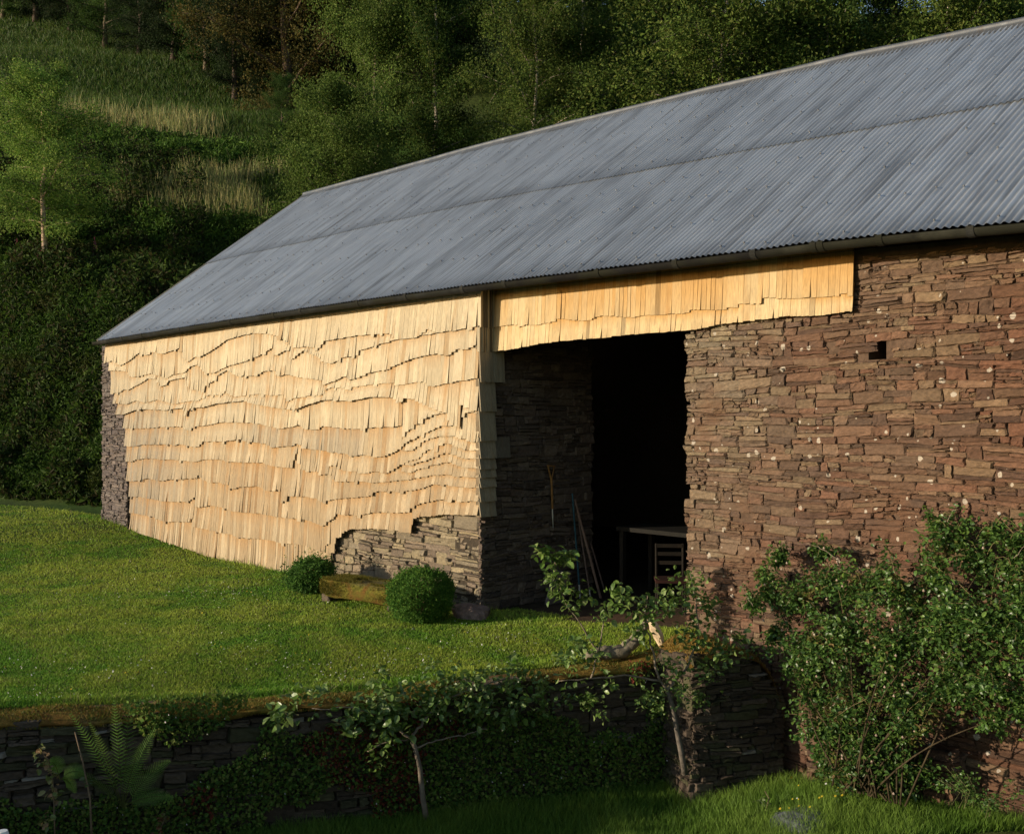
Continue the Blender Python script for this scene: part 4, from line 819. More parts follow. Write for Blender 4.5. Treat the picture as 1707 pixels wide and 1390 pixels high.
# ------------------------------------------------------------------ broad leaves for foreground plants
def broad_leaves(mb, P, size, cols, rs, tilt=0.0, out=None, asp=0.62):
    """oval leaves, creased along the midrib, 8 verts each"""
    N = len(P); size = np.broadcast_to(np.asarray(size, float), (N,))[:, None]
    d = rs.normal(size=(N, 3)); d[:, 2] = d[:, 2] * 0.5 + tilt
    if out is not None: d += out
    d /= np.linalg.norm(d, axis=1)[:, None]; up = np.array([0, 0, 1.0]) + rs.normal(0, 0.55, (N, 3)); e = np.cross(d, up); e /= np.linalg.norm(e, axis=1)[:, None] + 1e-9; nrm = np.cross(e, d)
    prof = [(0, 0, 0), (0.22, 0.78, .10), (0.55, 1.0, .13), (0.85, 0.55, .04), (1.0, 0, -0.10)]
    V = []
    for (l, w, h) in prof:
        c = P + d * size * l - nrm * size * 0.22 * l * l
        if w == 0: V.append(c)
        else: V += [c - e * size * asp / 2 * w + nrm * size * h, c, c + e * size * asp / 2 * w + nrm * size * h]
    V = np.stack(V, 1); i = np.arange(N)[:, None] * 11
    T = np.concatenate([i + q for q in ([0, 2, 1], [0, 3, 2], [7, 8, 10], [8, 9, 10])]); Q = np.concatenate([i + q for q in ([1, 2, 5, 4], [2, 3, 6, 5], [4, 5, 8, 7], [5, 6, 9, 8])])
    mb.add(V.reshape(-1, 3), [T, Q], np.repeat(cols, 11, 0))
APPLE = ((0.10, 0.18, 0.035), (0.13, 0.21, 0.045), (0.08, 0.14, 0.03), (0.19, 0.26, 0.08))
def pxy(px, py, p): return on_p(float(px), float(py), p)
def shoot(br, lv, pts, r0, r1, rs, nleaf, size=0.065, spread=0.05, col=APPLE, bark=(0.20, 0.16, 0.12), start=0.1):
    pts = np.array(pts); m = len(pts); k = np.linspace(0, 1, 4 * m); path = np.stack([np.interp(k, np.linspace(0, 1, m), pts[:, a]) for a in range(3)], 1)
    path[1:-1] += rs.normal(0, 0.006, (len(path) - 2, 3)); br.tube(path, np.linspace(r0, r1, len(path)), np.array(bark), 6)
    if nleaf:
        f = rs.uniform(start, 1.0, nleaf) ** 0.8; Pl = np.stack([np.interp(f, k, path[:, a]) for a in range(3)], 1) + rs.normal(0, spread, (nleaf, 3))
        broad_leaves(lv, Pl, rs.uniform(0.6, 1.25, nleaf) * size, leafcols(nleaf, col, rs, 0.22), rs, tilt=-0.1, asp=0.68)
def cluster(lv, px, py, p, rpx, n, rs, size=0.065, col=APPLE):
    n = int(n * 2.7); size = size * 1.15; c = pxy(px, py, p); r = rpx / F * 10.8; Pl = c + rs.normal(0, 0.5, (n, 3)) * r * np.array([1, 1, 0.85]); broad_leaves(lv, Pl, rs.uniform(0.6, 1.25, n) * size, leafcols(n, col, rs, 0.22), rs, tilt=-0.1, asp=0.68)
def plant(name, base, label, cat, br, lv, brname="branches", lvname="foliage", group=None, lm=None):
    root = empty(name, tuple(base))
    if br.n: br.build(brname, M_BARK, root, smooth=True, loc=None).location = tuple(-np.array(base))
    if lv.n: lv.build(lvname, lm or M_LEAFG, root, loc=None).location = tuple(-np.array(base))
    return tag(root, label, cat, group)
# espalier apple, left
rs = np.random.RandomState(81); br, lv = MB(), MB(); p = 0.30
T1 = [(712, 1372), (705, 1330), (700, 1279), (692, 1246), (686, 1231)]
br.tube([pxy(x, y, p) for x, y in T1], [0.034, 0.028, 0.025, 0.024, 0.022], (0.17, 0.14, 0.11), 8)
shoot(br, lv, [pxy(686, 1231, p), pxy(705, 1204, p), pxy(730, 1172, p), pxy(780, 1150, p), pxy(850, 1130, p - .1)], 0.016, 0.006, rs, 90, spread=0.10, start=0.35)
shoot(br, lv, [pxy(686, 1231, p), pxy(657, 1211, p), pxy(628, 1190, p), pxy(585, 1180, p), pxy(520, 1180, p)], 0.014, 0.005, rs, 55, spread=0.07, start=0.3)
shoot(br, lv, [pxy(680, 1232, p), pxy(644, 1236, p), pxy(612, 1252, p)], 0.008, 0.004, rs, 12)
shoot(br, lv, [pxy(692, 1246, p), pxy(727, 1234, p), pxy(773, 1224, p), pxy(812, 1215, p)], 0.010, 0.005, rs, 10, start=0.7)
for (x, y, r, n, sz) in [(700, 1182, 24, 16, .06), (745, 1172, 26, 20, .06), (800, 1172, 26, 22, .06), (905, 1140, 24, 20, .06), (905, 1178, 22, 14, .055), (850, 1180, 20, 12, .055), (945, 1160, 20, 12, .05), (680, 1150, 22, 16, .06), (810, 1120, 20, 14, .055), (640, 1170, 38, 55, .075), (655, 1200, 34, 40, .075), (600, 1185, 25, 20, .07), (470, 1190, 26, 16, .085), (500, 1165, 22, 10, .075), (575, 1205, 20, 10, .08), (540, 1150, 16, 8, .06), (720, 1150, 36, 40, .06), (770, 1140, 34, 40, .06), (830, 1150, 36, 40, .06), (860, 1120, 30, 30, .06), (880, 1160, 26, 22, .06), (840, 1200, 20, 14, .07), (635, 1125, 18, 10, .06), (720, 1100, 10, 5, .05), (635, 1255, 22, 14, .06), (625, 1275, 14, 8, .06)]: cluster(lv, x, y, p + rs.uniform(-0.12, 0.1), r, n, rs, sz)
plant("espalier_apple_tree", pxy(712, 1372, p), "small espalier apple with forked grey trunk in front of the middle of the garden wall", "tree", br, lv)
# espalier apple, right
rs = np.random.RandomState(82); br, lv = MB(), MB(); p = 1.02
br.tube([pxy(x, y, p) for x, y in [(1142, 1290), (1136, 1255), (1128, 1215), (1121, 1175), (1112, 1150)]], [0.034, 0.03, 0.026, 0.024, 0.02], (0.13, 0.11, 0.09), 8)
shoot(br, lv, [pxy(1112, 1150, p), pxy(1100, 1135, p), pxy(1050, 1125, p), pxy(985, 1130, p), pxy(930, 1135, p)], 0.014, 0.005, rs, 40, spread=0.06, start=0.2)
shoot(br, lv, [pxy(1112, 1150, p), pxy(1140, 1120, p), pxy(1165, 1070, p), pxy(1160, 1000, p), pxy(1150, 955, p)], 0.016, 0.005, rs, 60, spread=0.07, start=0.3)
shoot(br, lv, [pxy(1100, 1135, p), pxy(1090, 1090, p), pxy(1075, 1040, p), pxy(1080, 990, p)], 0.014, 0.005, rs, 45, spread=0.07, start=0.2)
shoot(br, lv, [pxy(985, 1130, p), pxy(1005, 1060, p), pxy(1008, 1020, p)], 0.010, 0.004, rs, 14)
for (x, y, r, n, sz) in [(1075, 1020, 30, 34, .06), (1120, 1000, 34, 44, .06), (1155, 975, 26, 34, .055), (1180, 1010, 24, 20, .06), (1030, 985, 18, 16, .065), (1010, 1025, 20, 16, .06), (1040, 1005, 18, 12, .06), (1150, 1065, 28, 24, .06), (1200, 1080, 32, 44, .055), (1232, 1065, 22, 24, .055), (1120, 1110, 22, 22, .05), (1080, 1165, 22, 34, .042), (1130, 1150, 28, 50, .042), (1165, 1165, 18, 22, .045), (1100, 1180, 14, 16, .04), (965, 1075, 26, 30, .06), (995, 1090, 20, 14, .06), (1060, 1050, 18, 14, .06), (1180, 1120, 24, 30, .045), (945, 1100, 20, 20, .06), (985, 1165, 18, 14, .05), (1000, 1190, 14, 8, .05), (1020, 1140, 16, 10, .05)]: cluster(lv, x, y, p + rs.uniform(-0.12, 0.12), r, n, rs, sz)
plant("espalier_apple_tree", pxy(1142, 1290, p), "leafier espalier apple in front of the garden wall below the barn doorway", "tree", br, lv)
# tall shoot in front of the pier
rs = np.random.RandomState(83); br, lv = MB(), MB(); p = -0.2
shoot(br, lv, [pxy(1002, 1100, p), pxy(975, 1050, p), pxy(940, 1000, p), pxy(925, 950, p), pxy(928, 925, p)], 0.010, 0.004, rs, 30, spread=0.05, size=0.08, start=0.35)
for (x, y, r, n, sz) in [(905, 922, 14, 9, .095), (930, 930, 20, 16, .085), (950, 925, 14, 8, .085), (925, 965, 20, 18, .07), (940, 985, 22, 18, .065), (975, 998, 20, 12, .07), (925, 990, 16, 8, .07), (955, 1010, 14, 8, .06)]: cluster(lv, x, y, p, r, n, rs, sz)
plant("apple_sapling", pxy(1002, 1100, p), "single leafy upright shoot with large pale leaves in front of the shaded cross wall", "sapling", br, lv)
# dead limb lying on the wall
rs = np.random.RandomState(84); lg = MB(); root = empty("dead_limb", tuple(pxy(980, 1095, -0.25))); b0 = pxy(980, 1095, -0.25)
pts = np.array([pxy(978, 1092, -.25), pxy(1010, 1088, -.25), pxy(1040, 1084, -.22), pxy(1058, 1070, -.2), pxy(1068, 1052, -.2), pxy(1080, 1036, -.2)]); kq = np.linspace(0, 5, 26); pts = np.stack([np.interp(kq, range(6), pts[:, a_]) for a_ in range(3)], 1) + rs.normal(0, 0.006, (26, 3))
lg.tube(pts, np.interp(kq, range(6), [0.05, 0.078, 0.08, 0.07, 0.055, 0.05]) * rs.uniform(0.88, 1.12, 26), (0.19, 0.16, 0.115), 12); o = lg.build("limb", M_BARK, root, smooth=True); o.location = tuple(-b0)
bw = MB(); pts = [pxy(1083, 1030, -.18), pxy(1090, 1045, -.15), pxy(1098, 1060, -.12), pxy(1104, 1078, -.1)]; bw.tube(np.array(pts), [0.04, 0.065, 0.06, 0.03], (0.62, 0.47, 0.30), 7); o = bw.build("bare_wood", M_PLANK, root); o.location = tuple(-b0)
tag(root, "bent grey dead limb with pale broken end lying on the garden wall near the doorway", "branch")

# rose / shrub at the right
rs = np.random.RandomState(85); br, lv = MB(), MB(); fl2 = MB()
blobs = [(1700, 905, 32, .35), (1655, 885, 24, .3), (1705, 1000, 50, .8), (1330, 1000, 50, .5), (1380, 970, 45, .5), (1440, 985, 55, .6), (1500, 990, 55, .7), (1560, 960, 45, .5), (1590, 900, 45, .35), (1560, 880, 25, .25), (1640, 940, 40, .4), (1690, 960, 40, .5), (1340, 1080, 60, .7), (1410, 1060, 70, .9), (1490, 1070, 75, 1.0), (1570, 1050, 75, 1.0), (1650, 1030, 70, 1.0), (1700, 1060, 60, 1.0), (1350, 1150, 50, .7), (1420, 1160, 70, .9), (1500, 1160, 75, 1.0), (1580, 1150, 65, 1.0), (1650, 1130, 55, 1.0), (1690, 1170, 35, .9), (1400, 1230, 50, .7), (1460, 1240, 60, .8), (1510, 1225, 40, .8), (1440, 1290, 35, .7), (1280, 990, 30, .4), (1255, 1010, 22, .3), (1300, 930, 20, .3), (1370, 920, 22, .3), (1660, 1200, 20, .8), (1400, 1285, 40, .7), (1480, 1290, 42, .7), (1440, 1255, 60, .9), (1385, 1215, 50, .7), (1440, 1320, 30, .6), (1345, 1120, 45, .6), (1370, 1270, 32, .6), (1520, 1290, 30, .6), (1290, 1060, 26, .4), (1270, 960, 18, .3)]
ROSE = ((0.06, 0.125, 0.025), (0.08, 0.155, 0.03), (0.045, 0.095, 0.022), (0.11, 0.18, 0.035), (0.065, 0.135, 0.028))
b0 = on_t(1445., 1325., -0.55)
for (x, y, r, dep) in blobs:
    c = on_t(float(x), float(y), -dep * 0.75 + T_R - 0.1); rr = r / F * 10.3
    mid = (b0 + c) / 2 + rs.normal(0, 0.12, 3) + [0, -0.1, 0.1]; k = np.linspace(0, 1, 8)[:, None]; path = b0 * (1 - k) ** 2 + 2 * mid * k * (1 - k) + c * k ** 2
    if rs.random_sample() < 0.6: br.tube(path + np.array([rs.normal(0, 0.18), 0, 0]) * (1 - k), np.linspace(0.010, 0.004, 8), (0.06, 0.045, 0.025), 5)
    for _ in range(14):
        e = c + rs.normal(0, 0.62, 3) * rr * np.array([1, .7, 1]); kk = np.linspace(0, 1, 5)[:, None]; q = c * (1 - kk) + e * kk + np.array([0, 0, 1]) * (0.08 * np.sin(kk * 3.1)); br.tube(q, np.linspace(0.005, 0.002, 5), (0.16, 0.13, 0.06), 4)
        m = int(rs.uniform(30, 115) * (r / 50)); f = rs.uniform(0.15, 1.05, m)[:, None]; Pl = c * (1 - f) + e * f + rs.normal(0, 0.042, (m, 3)) * (r / 50); Pl[:, 1] = np.minimum(Pl[:, 1], T_R - 0.06)
        tone = rs.uniform(0.75, 1.25); cc = leafcols(m, ROSE if rs.random_sample() > 0.07 else ((0.12, 0.13, 0.03), (0.14, 0.10, 0.04)), rs, 0.25) * tone
        broad_leaves(lv, Pl, rs.uniform(0.6, 1.3, m) * 0.046, cc, rs, asp=0.66, out=np.array([0.2, -0.3, 0]))
for i in range(46):
    x, y, r, dep = blobs[rs.randint(len(blobs))]; c = on_t(x + rs.normal(0, r * .5), y + rs.normal(0, r * .5), -dep * 0.8); lv.tube([c, c + [0, -0.01, 0.012], c + [0, -0.015, 0.026]], [0.006, 0.012, 0.003], (0.50, 0.38, 0.30), 6)
for (pts) in ([(1395, 930), (1370, 915), (1345, 905)], [(1580, 870), (1590, 850), (1600, 842)], [(1255, 1010), (1243, 990), (1235, 975)], [(1690, 930), (1712, 905)]):
    q = np.array([on_t(float(x), float(y), -0.15) for x, y in pts]); shoot(br, lv, q, 0.005, 0.002, rs, 26, size=0.036, spread=0.035, col=ROSE, start=0)
rt = plant("rose_bush", b0, "large tangled rose bush growing against the right part of the stone wall", "bush", br, lv)

# fern in front of the wall, left
def fern(base, tips, label, name="fern", seed=1, col=((0.13, 0.25, 0.045), (0.17, 0.28, 0.055))):
    rs = np.random.RandomState(seed); root = empty(name, tuple(base))
    for tip in tips:
        f = MB(); tip = np.array(tip); base_ = np.array(base); mid = base_ + (tip - base_) * 0.5 + np.array([0, 0, 0.10]); k = np.linspace(0, 1, 32)[:, None]
        path = base_ * (1 - k) ** 2 + 2 * mid * k * (1 - k) + tip * k ** 2; path -= base_; f.tube(path, np.linspace(0.005, 0.0015, 32), (0.10, 0.11, 0.03), 4)
        T = np.gradient(path, axis=0); T /= np.linalg.norm(T, axis=1)[:, None]; side = np.cross(T, np.array([RIGHT[1], -RIGHT[0], 0.25]) + rs.normal(0, 0.5, 3)); side /= np.linalg.norm(side, axis=1)[:, None]
        c = leafcols(1, col, rs, 0.2)[0]
        for i in range(6, 32):
            L = 0.075 * math.sin(math.pi * min(1, (i / 32) ** 0.8 * 0.96 + 0.04)) + 0.012
            for sg in (-1, 1):
                for q in range(7):
                    a = path[i] + (side[i] * sg + T[i] * 0.5) * L * (q / 7); wd = 0.0085 * (1 - q / 8); nrm = np.cross(side[i], T[i]); dn = T[i]
                    f.add([a, a + (side[i] * sg) * L / 7 + dn * wd + nrm * 0.003, a + (side[i] * sg) * L / 6, a + (side[i] * sg) * L / 7 - dn * wd], [[0, 1, 2, 3]], c * rs.uniform(0.8, 1.2))
        f.build("frond", M_LEAF, root)
    return tag(root, label, "fern")
pf = 0.35
fern(pxy(205, 1345, pf), [pxy(218, 1140, pf), pxy(190, 1168, pf), pxy(150, 1205, pf + .1), pxy(258, 1215, pf), pxy(282, 1268, pf), pxy(118, 1190, pf), pxy(235, 1240, pf + .2), pxy(288, 1330, pf + .1), pxy(130, 1290, pf + .1)], "tall feathery green fern in front of the garden wall at lower left", seed=4)
fern(pxy(100, 1300, pf), [pxy(140, 1290, pf), pxy(85, 1270, pf), pxy(125, 1320, pf)], "small short fern just left of the tall fern", seed=5)
# seed stems with curled yellow leaves
def stem_plant(pts, leafpts, label, cat="plant", seed=1, col=((0.26, 0.24, 0.08), (0.16, 0.20, 0.06), (0.30, 0.18, 0.08)), bark=(0.20, 0.14, 0.09), r=0.007, p=0.5):
    rs = np.random.RandomState(seed); br, lv = MB(), MB(); q = np.array([pxy(x, y, p) for x, y in pts]); br.tube(q, np.linspace(r, r * 0.5, len(q)), bark, 6)
    for (x, y, n, sz) in leafpts: cluster(lv, x, y, p, 9, n, rs, sz, col)
    return plant("seedling", q[0], label, cat, br, lv, "stem", "leaves")
stem_plant([(92, 1420), (90, 1340), (88, 1300), (80, 1265), (65, 1250)], [(66, 1252, 5, .05), (72, 1272, 5, .05), (84, 1290, 6, .05), (88, 1315, 5, .055), (94, 1330, 4, .05), (80, 1365, 5, .05)], "thin stem with curled yellowing leaves left of the ferns", seed=2)
stem_plant([(154, 1420), (150, 1330), (138, 1270), (125, 1220)], [(150, 1300, 3, .04)], "bare brown stem standing among the fern fronds", seed=3, col=((0.08, 0.12, 0.03),), r=0.011)
stem_plant([(262, 1420), (268, 1380), (276, 1360)], [(272, 1362, 5, .045), (262, 1378, 5, .045)], "short reddish shoot at the bottom edge right of the tall fern", seed=5, col=((0.18, 0.08, 0.04), (0.12, 0.12, 0.04)))
stem_plant([(1265, 1420), (1272, 1370), (1282, 1330), (1275, 1318)], [(1270, 1335, 8, .035), (1280, 1350, 8, .035), (1262, 1365, 8, .04), (1288, 1372, 8, .04)], "pale green nettle-like weed in the grass below the rose bush", seed=6, col=((0.12, 0.16, 0.06), (0.10, 0.14, 0.05)), p=1.6)
# weeds at foot of right wall
rs = np.random.RandomState(86); br, lv = MB(), MB(); b0 = on_t(1640., 1345., -0.4)
for k in range(26):
    e = b0 + np.array([rs.normal(0, 0.28), rs.normal(0, 0.1), rs.uniform(0.1, 0.32)]); br.tube([b0 + (e - b0) * [0.6, 1, 0], (b0 + e) / 2, e], [0.004, 0.003, 0.002], (0.12, 0.12, 0.05), 4)
    m = 24; f = rs.uniform(0.3, 1, m)[:, None]; Pl = b0 + (e - b0) * f + rs.normal(0, 0.035, (m, 3)); broad_leaves(lv, Pl, rs.uniform(0.6, 1.2, m) * 0.034, leafcols(m, ROSE, rs, 0.25), rs)
plant("weeds", b0, "low leafy weed clump at the foot of the wall right of the stone footing", "weeds", br, lv)

# ------------------------------------------------------------------ clipped bushes by the corner
def ball_bush(px, py, rpx, t, label, seed, sz=0.032, n=15000, col=((0.065, 0.16, 0.022), (0.09, 0.20, 0.03), (0.05, 0.12, 0.02), (0.13, 0.23, 0.035)), fuzz=0.03):
    rs = np.random.RandomState(seed); c = on_t(float(px), float(py), t); Z = proj(c)[2]; r = rpx / F * Z; g = float(terrain(c[0], c[1])); root = empty("box_bush", (c[0], c[1], g))
    d = rs.normal(size=(n, 3)); d /= np.linalg.norm(d, axis=1)[:, None]; lump = 1 + 0.16 * noise(d[:, 0] * 2.4 + seed, d[:, 1] * 2.4, d[:, 2] * 2.4, sd=seed) + 0.09 * noise(d[:, 0] * 9, d[:, 1] * 9, d[:, 2] * 9, sd=seed)
    P = d * (r * lump * (rs.uniform(0.55, 1, n) ** 0.35))[:, None] * np.array([1, 1, 0.80]) + rs.normal(0, 1, (n, 3)) * fuzz * np.where(rs.random_sample((n, 1)) < 0.12, 1.3, 0.4); P[:, 2] += c[2] - g; P[:, 2] = np.maximum(P[:, 2], 0.01)
    lv = MB(); N = len(P); cc = leafcols(N, col, rs, 0.25); leaves(lv, P, rs.uniform(0.7, 1.3, N) * sz, cc, rs, asp=0.5); lv.build("foliage", M_LEAF, root)
    st = MB(); 
    for k in range(14):
        e = rs.normal(size=3); e[2] = abs(e[2]); e = e / np.linalg.norm(e) * r * 0.8; st.tube([(0, 0, -0.02), e * 0.5 + [0, 0, (c[2] - g) * 0.4], e + [0, 0, (c[2] - g) * 0.8]], [0.012, 0.008, 0.003], (0.10, 0.07, 0.04), 5)
    st.build("stems", M_BARK, root); return tag(root, label, "bush")
ball_bush(703, 990, 56, -1.0, "large round clipped box bush covering the right end of the mossy bench", 61, n=20000)
ball_bush(520, 960, 37, -0.85, "smaller shaggy round bush left of the mossy bench", 62, sz=0.045, n=9000, col=((0.07, 0.16, 0.024), (0.09, 0.19, 0.035), (0.05, 0.11, 0.022)), fuzz=0.08)

# mossy stone bench
root_p = on_t(600., 1010., -0.9); g = float(terrain(root_p[0], root_p[1])); bench = empty("stone_bench", (root_p[0], root_p[1], g))
bench.rotation_euler = (0, 0, 0.20); a0 = on_t(553., 985., -1.0); a1 = on_t(668., 990., -1.0); ztop = float(on_t(600., 966., -0.8)[2]) - g; Lb = (a1[0] - a0[0]) / 2; cx = (a0[0] + a1[0]) / 2 - root_p[0]
mb = MB(); nu, nv = 40, 20; th2 = np.linspace(0, 2 * math.pi, nu, endpoint=False)
rows = []
for (rr, z) in [(0.01, -0.22), (0.86, -0.24), (0.96, -0.22), (1.0, -0.15), (1.01, -0.06), (0.97, -0.01), (0.9, 0.005), (0.6, 0.01), (0.3, 0.008), (0.01, 0.008)]:
    ex = np.sign(np.cos(th2)) * np.abs(np.cos(th2)) ** 0.35; ey = np.sign(np.sin(th2)) * np.abs(np.sin(th2)) ** 0.35
    lum = 0.032 * noise(ex * 3 * rr, ey * 4 * rr, z * 9, sd=5) + 0.012 * noise(ex * 11 * rr, ey * 9, z * 20, sd=6); rows.append(np.stack([cx + ex * Lb * rr * (1 + lum * 2), ey * 0.27 * rr * (1 + lum * 4), 0 * ex + ztop + z + lum], -1))
Pg = np.array(rows); Pg = np.concatenate([Pg, Pg[:, :1]], 1); bare = np.exp(-((Pg[..., 0] - cx - 0.35) / 0.42) ** 2 - ((Pg[..., 1] + 0.03) / 0.16) ** 2) * (Pg[..., 2] > ztop - 0.03)
mb.grid(Pg, mixc(mixc((0.12, 0.105, 0.018), (0.07, 0.08, 0.014), ss(-0.3, 0.3, noise(Pg[..., 0] * 3, Pg[..., 1] * 3, sd=9))), (0.15, 0.11, 0.09), np.clip(bare * 1.4, 0, 1))); mb.build("seat_slab", M_MOSS, bench, smooth=True)
rs = np.random.RandomState(64); tf = MB(); n = 24000; an = rs.uniform(0, 2 * math.pi, n); rr = rs.uniform(0.2, 1.0, n) ** 0.5; ex = np.sign(np.cos(an)) * np.abs(np.cos(an)) ** 0.35; ey = np.sign(np.sin(an)) * np.abs(np.sin(an)) ** 0.35
sidev = rs.random_sample(n) < 0.45; x = np.where(sidev, cx + ex * Lb * 1.03, cx + ex * Lb * rr); y = np.where(sidev, ey * 0.285, ey * 0.27 * rr); z = np.where(sidev, ztop - rs.uniform(0, 0.2, n), ztop + 0.018)
br_ = np.exp(-((x - cx - 0.35) / 0.42) ** 2 - ((y + 0.03) / 0.16) ** 2) > 0.45; kk = ~br_ | sidev; Pm = np.stack([x, y, z], 1)[kk]
blades(tf, Pm, rs.uniform(0.015, 0.04, kk.sum()) * np.where(sidev[kk], 0.8, 1.0), 0.010, 0.9, leafcols(kk.sum(), ((0.17, 0.15, 0.022), (0.11, 0.125, 0.018), (0.23, 0.18, 0.03)), rs, 0.3), rs, 0.6); o = tf.build("moss_tufts", M_GRASS, bench); o["kind"] = "stuff"
for xx in (float(on_t(637., 1005., -1.05)[0]), float(on_t(556., 1000., -1.0)[0])):
    mb = MB(); stones(mb, -0.08, 0.08, -0.1, ztop - 0.16, lambda u, v, d: np.stack([u * 0.0 + xx - root_p[0] + u, -0.17 - d, v], -1), lambda u, v, rs: col_grey(u, v, rs) * 0.6, lambda u, v: v < ztop, 66, 0.12, 0.16, 0.3, 0.4, prot=0.01)
    mb.box((xx - root_p[0], 0.0, ztop / 2 - 0.14), (0.06, 0.18, ztop / 2 - 0.03), (0.11, 0.085, 0.06)); mb.build("leg", M_STONE2, bench)
tag(bench, "low stone bench thick with yellow-green moss between the two round bushes", "bench")
# footing boulder at the corner
def rock(name, c, r, col, label, cat, seed, m=M_ROCK, parent=None):
    rs = np.random.RandomState(seed); a = np.linspace(0, math.pi, 12); b = np.linspace(0, 2 * math.pi, 20); A, B = np.meshgrid(a, b, indexing='ij'); D = np.stack([np.sin(A) * np.cos(B), np.sin(A) * np.sin(B), np.cos(A)], -1)
    D = np.sign(D) * np.abs(D) ** 0.8; k = 1 + 0.22 * noise(D[..., 0] * 1.7 + seed, D[..., 1] * 1.7, D[..., 2] * 1.7, sd=seed) + 0.07 * noise(D[..., 0] * 5, D[..., 1] * 5, D[..., 2] * 5, sd=seed)
    mb = MB(); mb.grid(D * k[..., None] * np.array(r), col); o = mb.build(name, m); o.location = tuple(c); return tag(o, label, cat)
c = on_t(785., 1018., -0.30); rock("boulder", (c[0], c[1], float(terrain(c[0], c[1])) + 0.04), (0.28, 0.22, 0.14), (0.24, 0.16, 0.13), "pinkish boulder at the foot of the barn corner right of the large round bush", "boulder", 3)
c = on_h(1345., 1398., -1.3); rock("slate_rock", (c[0], c[1], float(terrain(c[0], c[1])) - 0.10), (0.36, 0.3, 0.20), (0.10, 0.11, 0.12), "dark blue-grey rock at the bottom edge in the lower garden", "rock", 4)
c = on_h(1250., 1303., -1.3); rock("sandstone_rock", (c[0], c[1], float(terrain(c[0], c[1])) + 0.0), (0.13, 0.10, 0.06), (0.24, 0.16, 0.10), "small flat brown stone in the grass left of the rose bush", "rock", 6)
c = on_h(30., 1400., -1.36)
P0 = at_z(4., 1384., 6.0); post = MB(); post.tube([(0, 0, -2.6), (0, 0, -0.02), (0, 0, 0.0)], [0.035, 0.035, 0.028], (0.8, 0.8, 0.8), 14); o = post.build("garden_post", M_PAINT); gz = float(terrain(P0[0], P0[1])); o.location = (P0[0], P0[1], P0[2])
tag(o, "white post top cut by the bottom left corner of the picture", "post")

# ------------------------------------------------------------------ tools and things in the doorway
def on_pier(px, py): return on_s(float(px), float(py), 0.06)
a = on_pier(917, 775); b = on_pier(921, 878); root = empty("garden_spade", (a[0], a[1], a[2]))
def rel(*pts): return np.array([p - a for p in pts])
m1 = MB(); m1.tube(rel(on_pier(919, 795), on_pier(920, 820), on_pier(921, 848)), 0.016, (0.32, 0.16, 0.05), 8)
m1.tube(rel(on_pier(919, 800), on_pier(916, 787), on_pier(913, 776)), [0.014, 0.011, 0.011], (0.36, 0.18, 0.05), 6); m1.tube(rel(on_pier(919, 800), on_pier(922, 788), on_pier(924, 777)), [0.014, 0.011, 0.011], (0.20, 0.10, 0.03), 6)
m1.tube(rel(on_pier(912, 776), on_pier(925, 777)), 0.012, (0.34, 0.16, 0.05), 6); m1.build("handle", M_PLANK, root)
m1 = MB(); m1.tube(rel(on_pier(921, 846), on_pier(921.5, 862), on_pier(922, 879)), [0.010, 0.012, 0.006], (0.55, 0.58, 0.62), 8); m1.build("blade", M_STEEL, root)
tag(root, "wooden handled spade hanging by its forked handle on the shaded cross wall", "spade")
def leaning(px0, py0, px1, py1, r, col, label, cat, name, tip=None, s0=0.07, s1=0.5):
    p0 = on_s(float(px0), float(py0), s0); p1 = on_s(float(px1), float(py1), s1); g = max(0.0, float(terrain(p1[0], p1[1]))); p1[2] = min(p1[2], g + 0.3)
    root = empty(name, tuple(p1)); m = MB(); k = 0.82 if tip else 1.0; base = p1 + (p0 - p1) * (1 - k); m.tube([base - p1, (base + p0) / 2 - p1 + [0, 0, 0.0], p0 - p1], [r, r, r * 0.9], col, 8); m.build("pole", M_PLANK, root)
    if tip: m = MB(); m.tube([np.zeros(3), (base - p1) * 0.5, base - p1], [r * 0.6, r * 1.1, r * 1.1], tip, 8); m.build("ferrule", M_STEEL, root)
    return tag(root, label, cat)
leaning(954, 822, 968, 1008, 0.014, (0.04, 0.10, 0.12), "thin blue-green handle with pale metal end, leftmost of the leaning poles", "tool handle", "leaning_tool", (0.6, 0.6, 0.62), s1=0.25)
leaning(962, 850, 987, 1012, 0.013, (0.20, 0.13, 0.10), "short brown pole with pale tip leaning between the blue-green handle and the stout pole", "pole", "leaning_tool", (0.55, 0.52, 0.5), s1=0.30)
leaning(958, 832, 1003, 1003, 0.020, (0.24, 0.15, 0.11), "stout reddish brown pole leaning on the cross wall", "pole", "leaning_tool", s1=0.40)
leaning(985, 905, 1008, 985, 0.014, (0.14, 0.09, 0.07), "dark thin stick rightmost of the poles leaning on the cross wall", "stick", "leaning_tool", s1=0.35)
# leaning slab
c = on_s(922., 1012., 0.16); slab = MB(); slab.box((0, 0, 0.22), (0.03, 0.16, 0.26), (0.22, 0.17, 0.15), R=[[1, 0, 0.2], [0, 1, 0.15], [-0.2, -.15, 1]]); o = slab.build("stone_slab", M_STONE2); o.location = (c[0] + 0.1, c[1], float(terrain(c[0], c[1])))
tag(o, "pinkish grey stone slab propped against the foot of the cross wall", "slab")
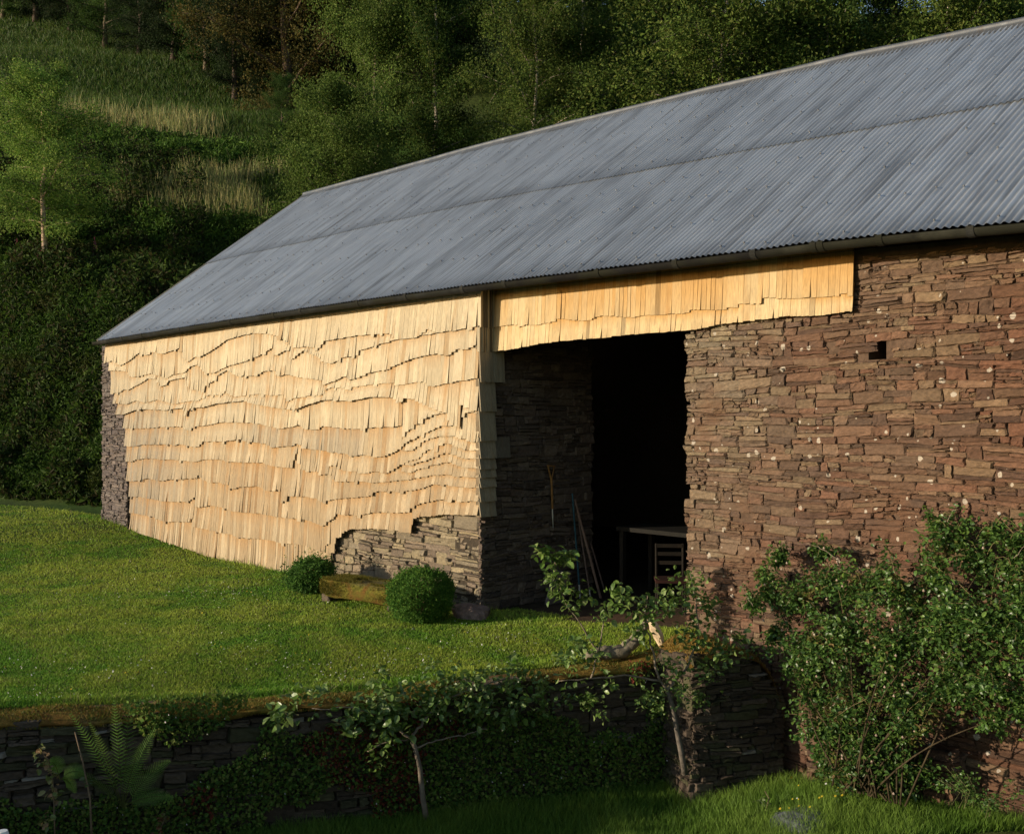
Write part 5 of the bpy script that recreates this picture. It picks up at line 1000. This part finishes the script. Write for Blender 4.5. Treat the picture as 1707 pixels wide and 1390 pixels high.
# table and chair in the dark
def furn(name, base): return empty(name, tuple(base))
tb = at_z(1122., HY, 15.2); tb = np.array([tb[0], tb[1], 0.1]); troot = furn("wooden_table", tb); ztb = float(at_z(1090., 884., 15.2)[2]) - 0.1
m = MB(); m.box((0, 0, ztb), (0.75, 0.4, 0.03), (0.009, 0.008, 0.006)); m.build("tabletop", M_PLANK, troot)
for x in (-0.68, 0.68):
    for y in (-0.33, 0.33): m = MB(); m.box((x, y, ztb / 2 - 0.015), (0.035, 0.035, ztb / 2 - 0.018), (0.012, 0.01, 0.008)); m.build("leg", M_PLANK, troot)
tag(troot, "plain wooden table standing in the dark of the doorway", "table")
cb = at_z(1118., HY, 14.0); cb = np.array([cb[0], cb[1], 0.1]); croot = furn("wooden_chair", cb); croot.rotation_euler = (0, 0, 0.75)
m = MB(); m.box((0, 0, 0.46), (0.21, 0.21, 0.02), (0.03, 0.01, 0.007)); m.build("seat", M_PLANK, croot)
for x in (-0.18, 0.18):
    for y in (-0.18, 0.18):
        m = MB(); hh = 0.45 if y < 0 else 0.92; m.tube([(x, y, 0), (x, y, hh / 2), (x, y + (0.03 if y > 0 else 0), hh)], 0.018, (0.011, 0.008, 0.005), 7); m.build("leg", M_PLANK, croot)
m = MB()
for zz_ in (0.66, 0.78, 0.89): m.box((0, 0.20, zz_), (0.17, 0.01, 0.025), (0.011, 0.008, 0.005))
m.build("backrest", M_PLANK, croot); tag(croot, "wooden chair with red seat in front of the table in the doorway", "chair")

# hedge added out of frame beyond the bottom left, so its shadow keeps the lower garden dark
rs = np.random.RandomState(91); hd = MB(); n = 60000; sxx = rs.uniform(-6.5, 12.0, n)
hz = 1.05 + 0.35 * noise(sxx * 0.7, sd=92) + 0.3 * noise(sxx * 2.6, sd=93); zz = -1.4 + (hz + 1.4) * rs.uniform(0, 1, n); P = np.stack([sxx, -15.0 + rs.normal(0, 0.35, n), zz], 1)
leaves(hd, P, rs.uniform(0.10, 0.2, n), leafcols(n, G_DARK, rs), rs, asp=0.8); tag(hd.build("shade_hedge", M_LEAF), "added unseen hedge beyond the near edge of the garden", "shade_hedge")
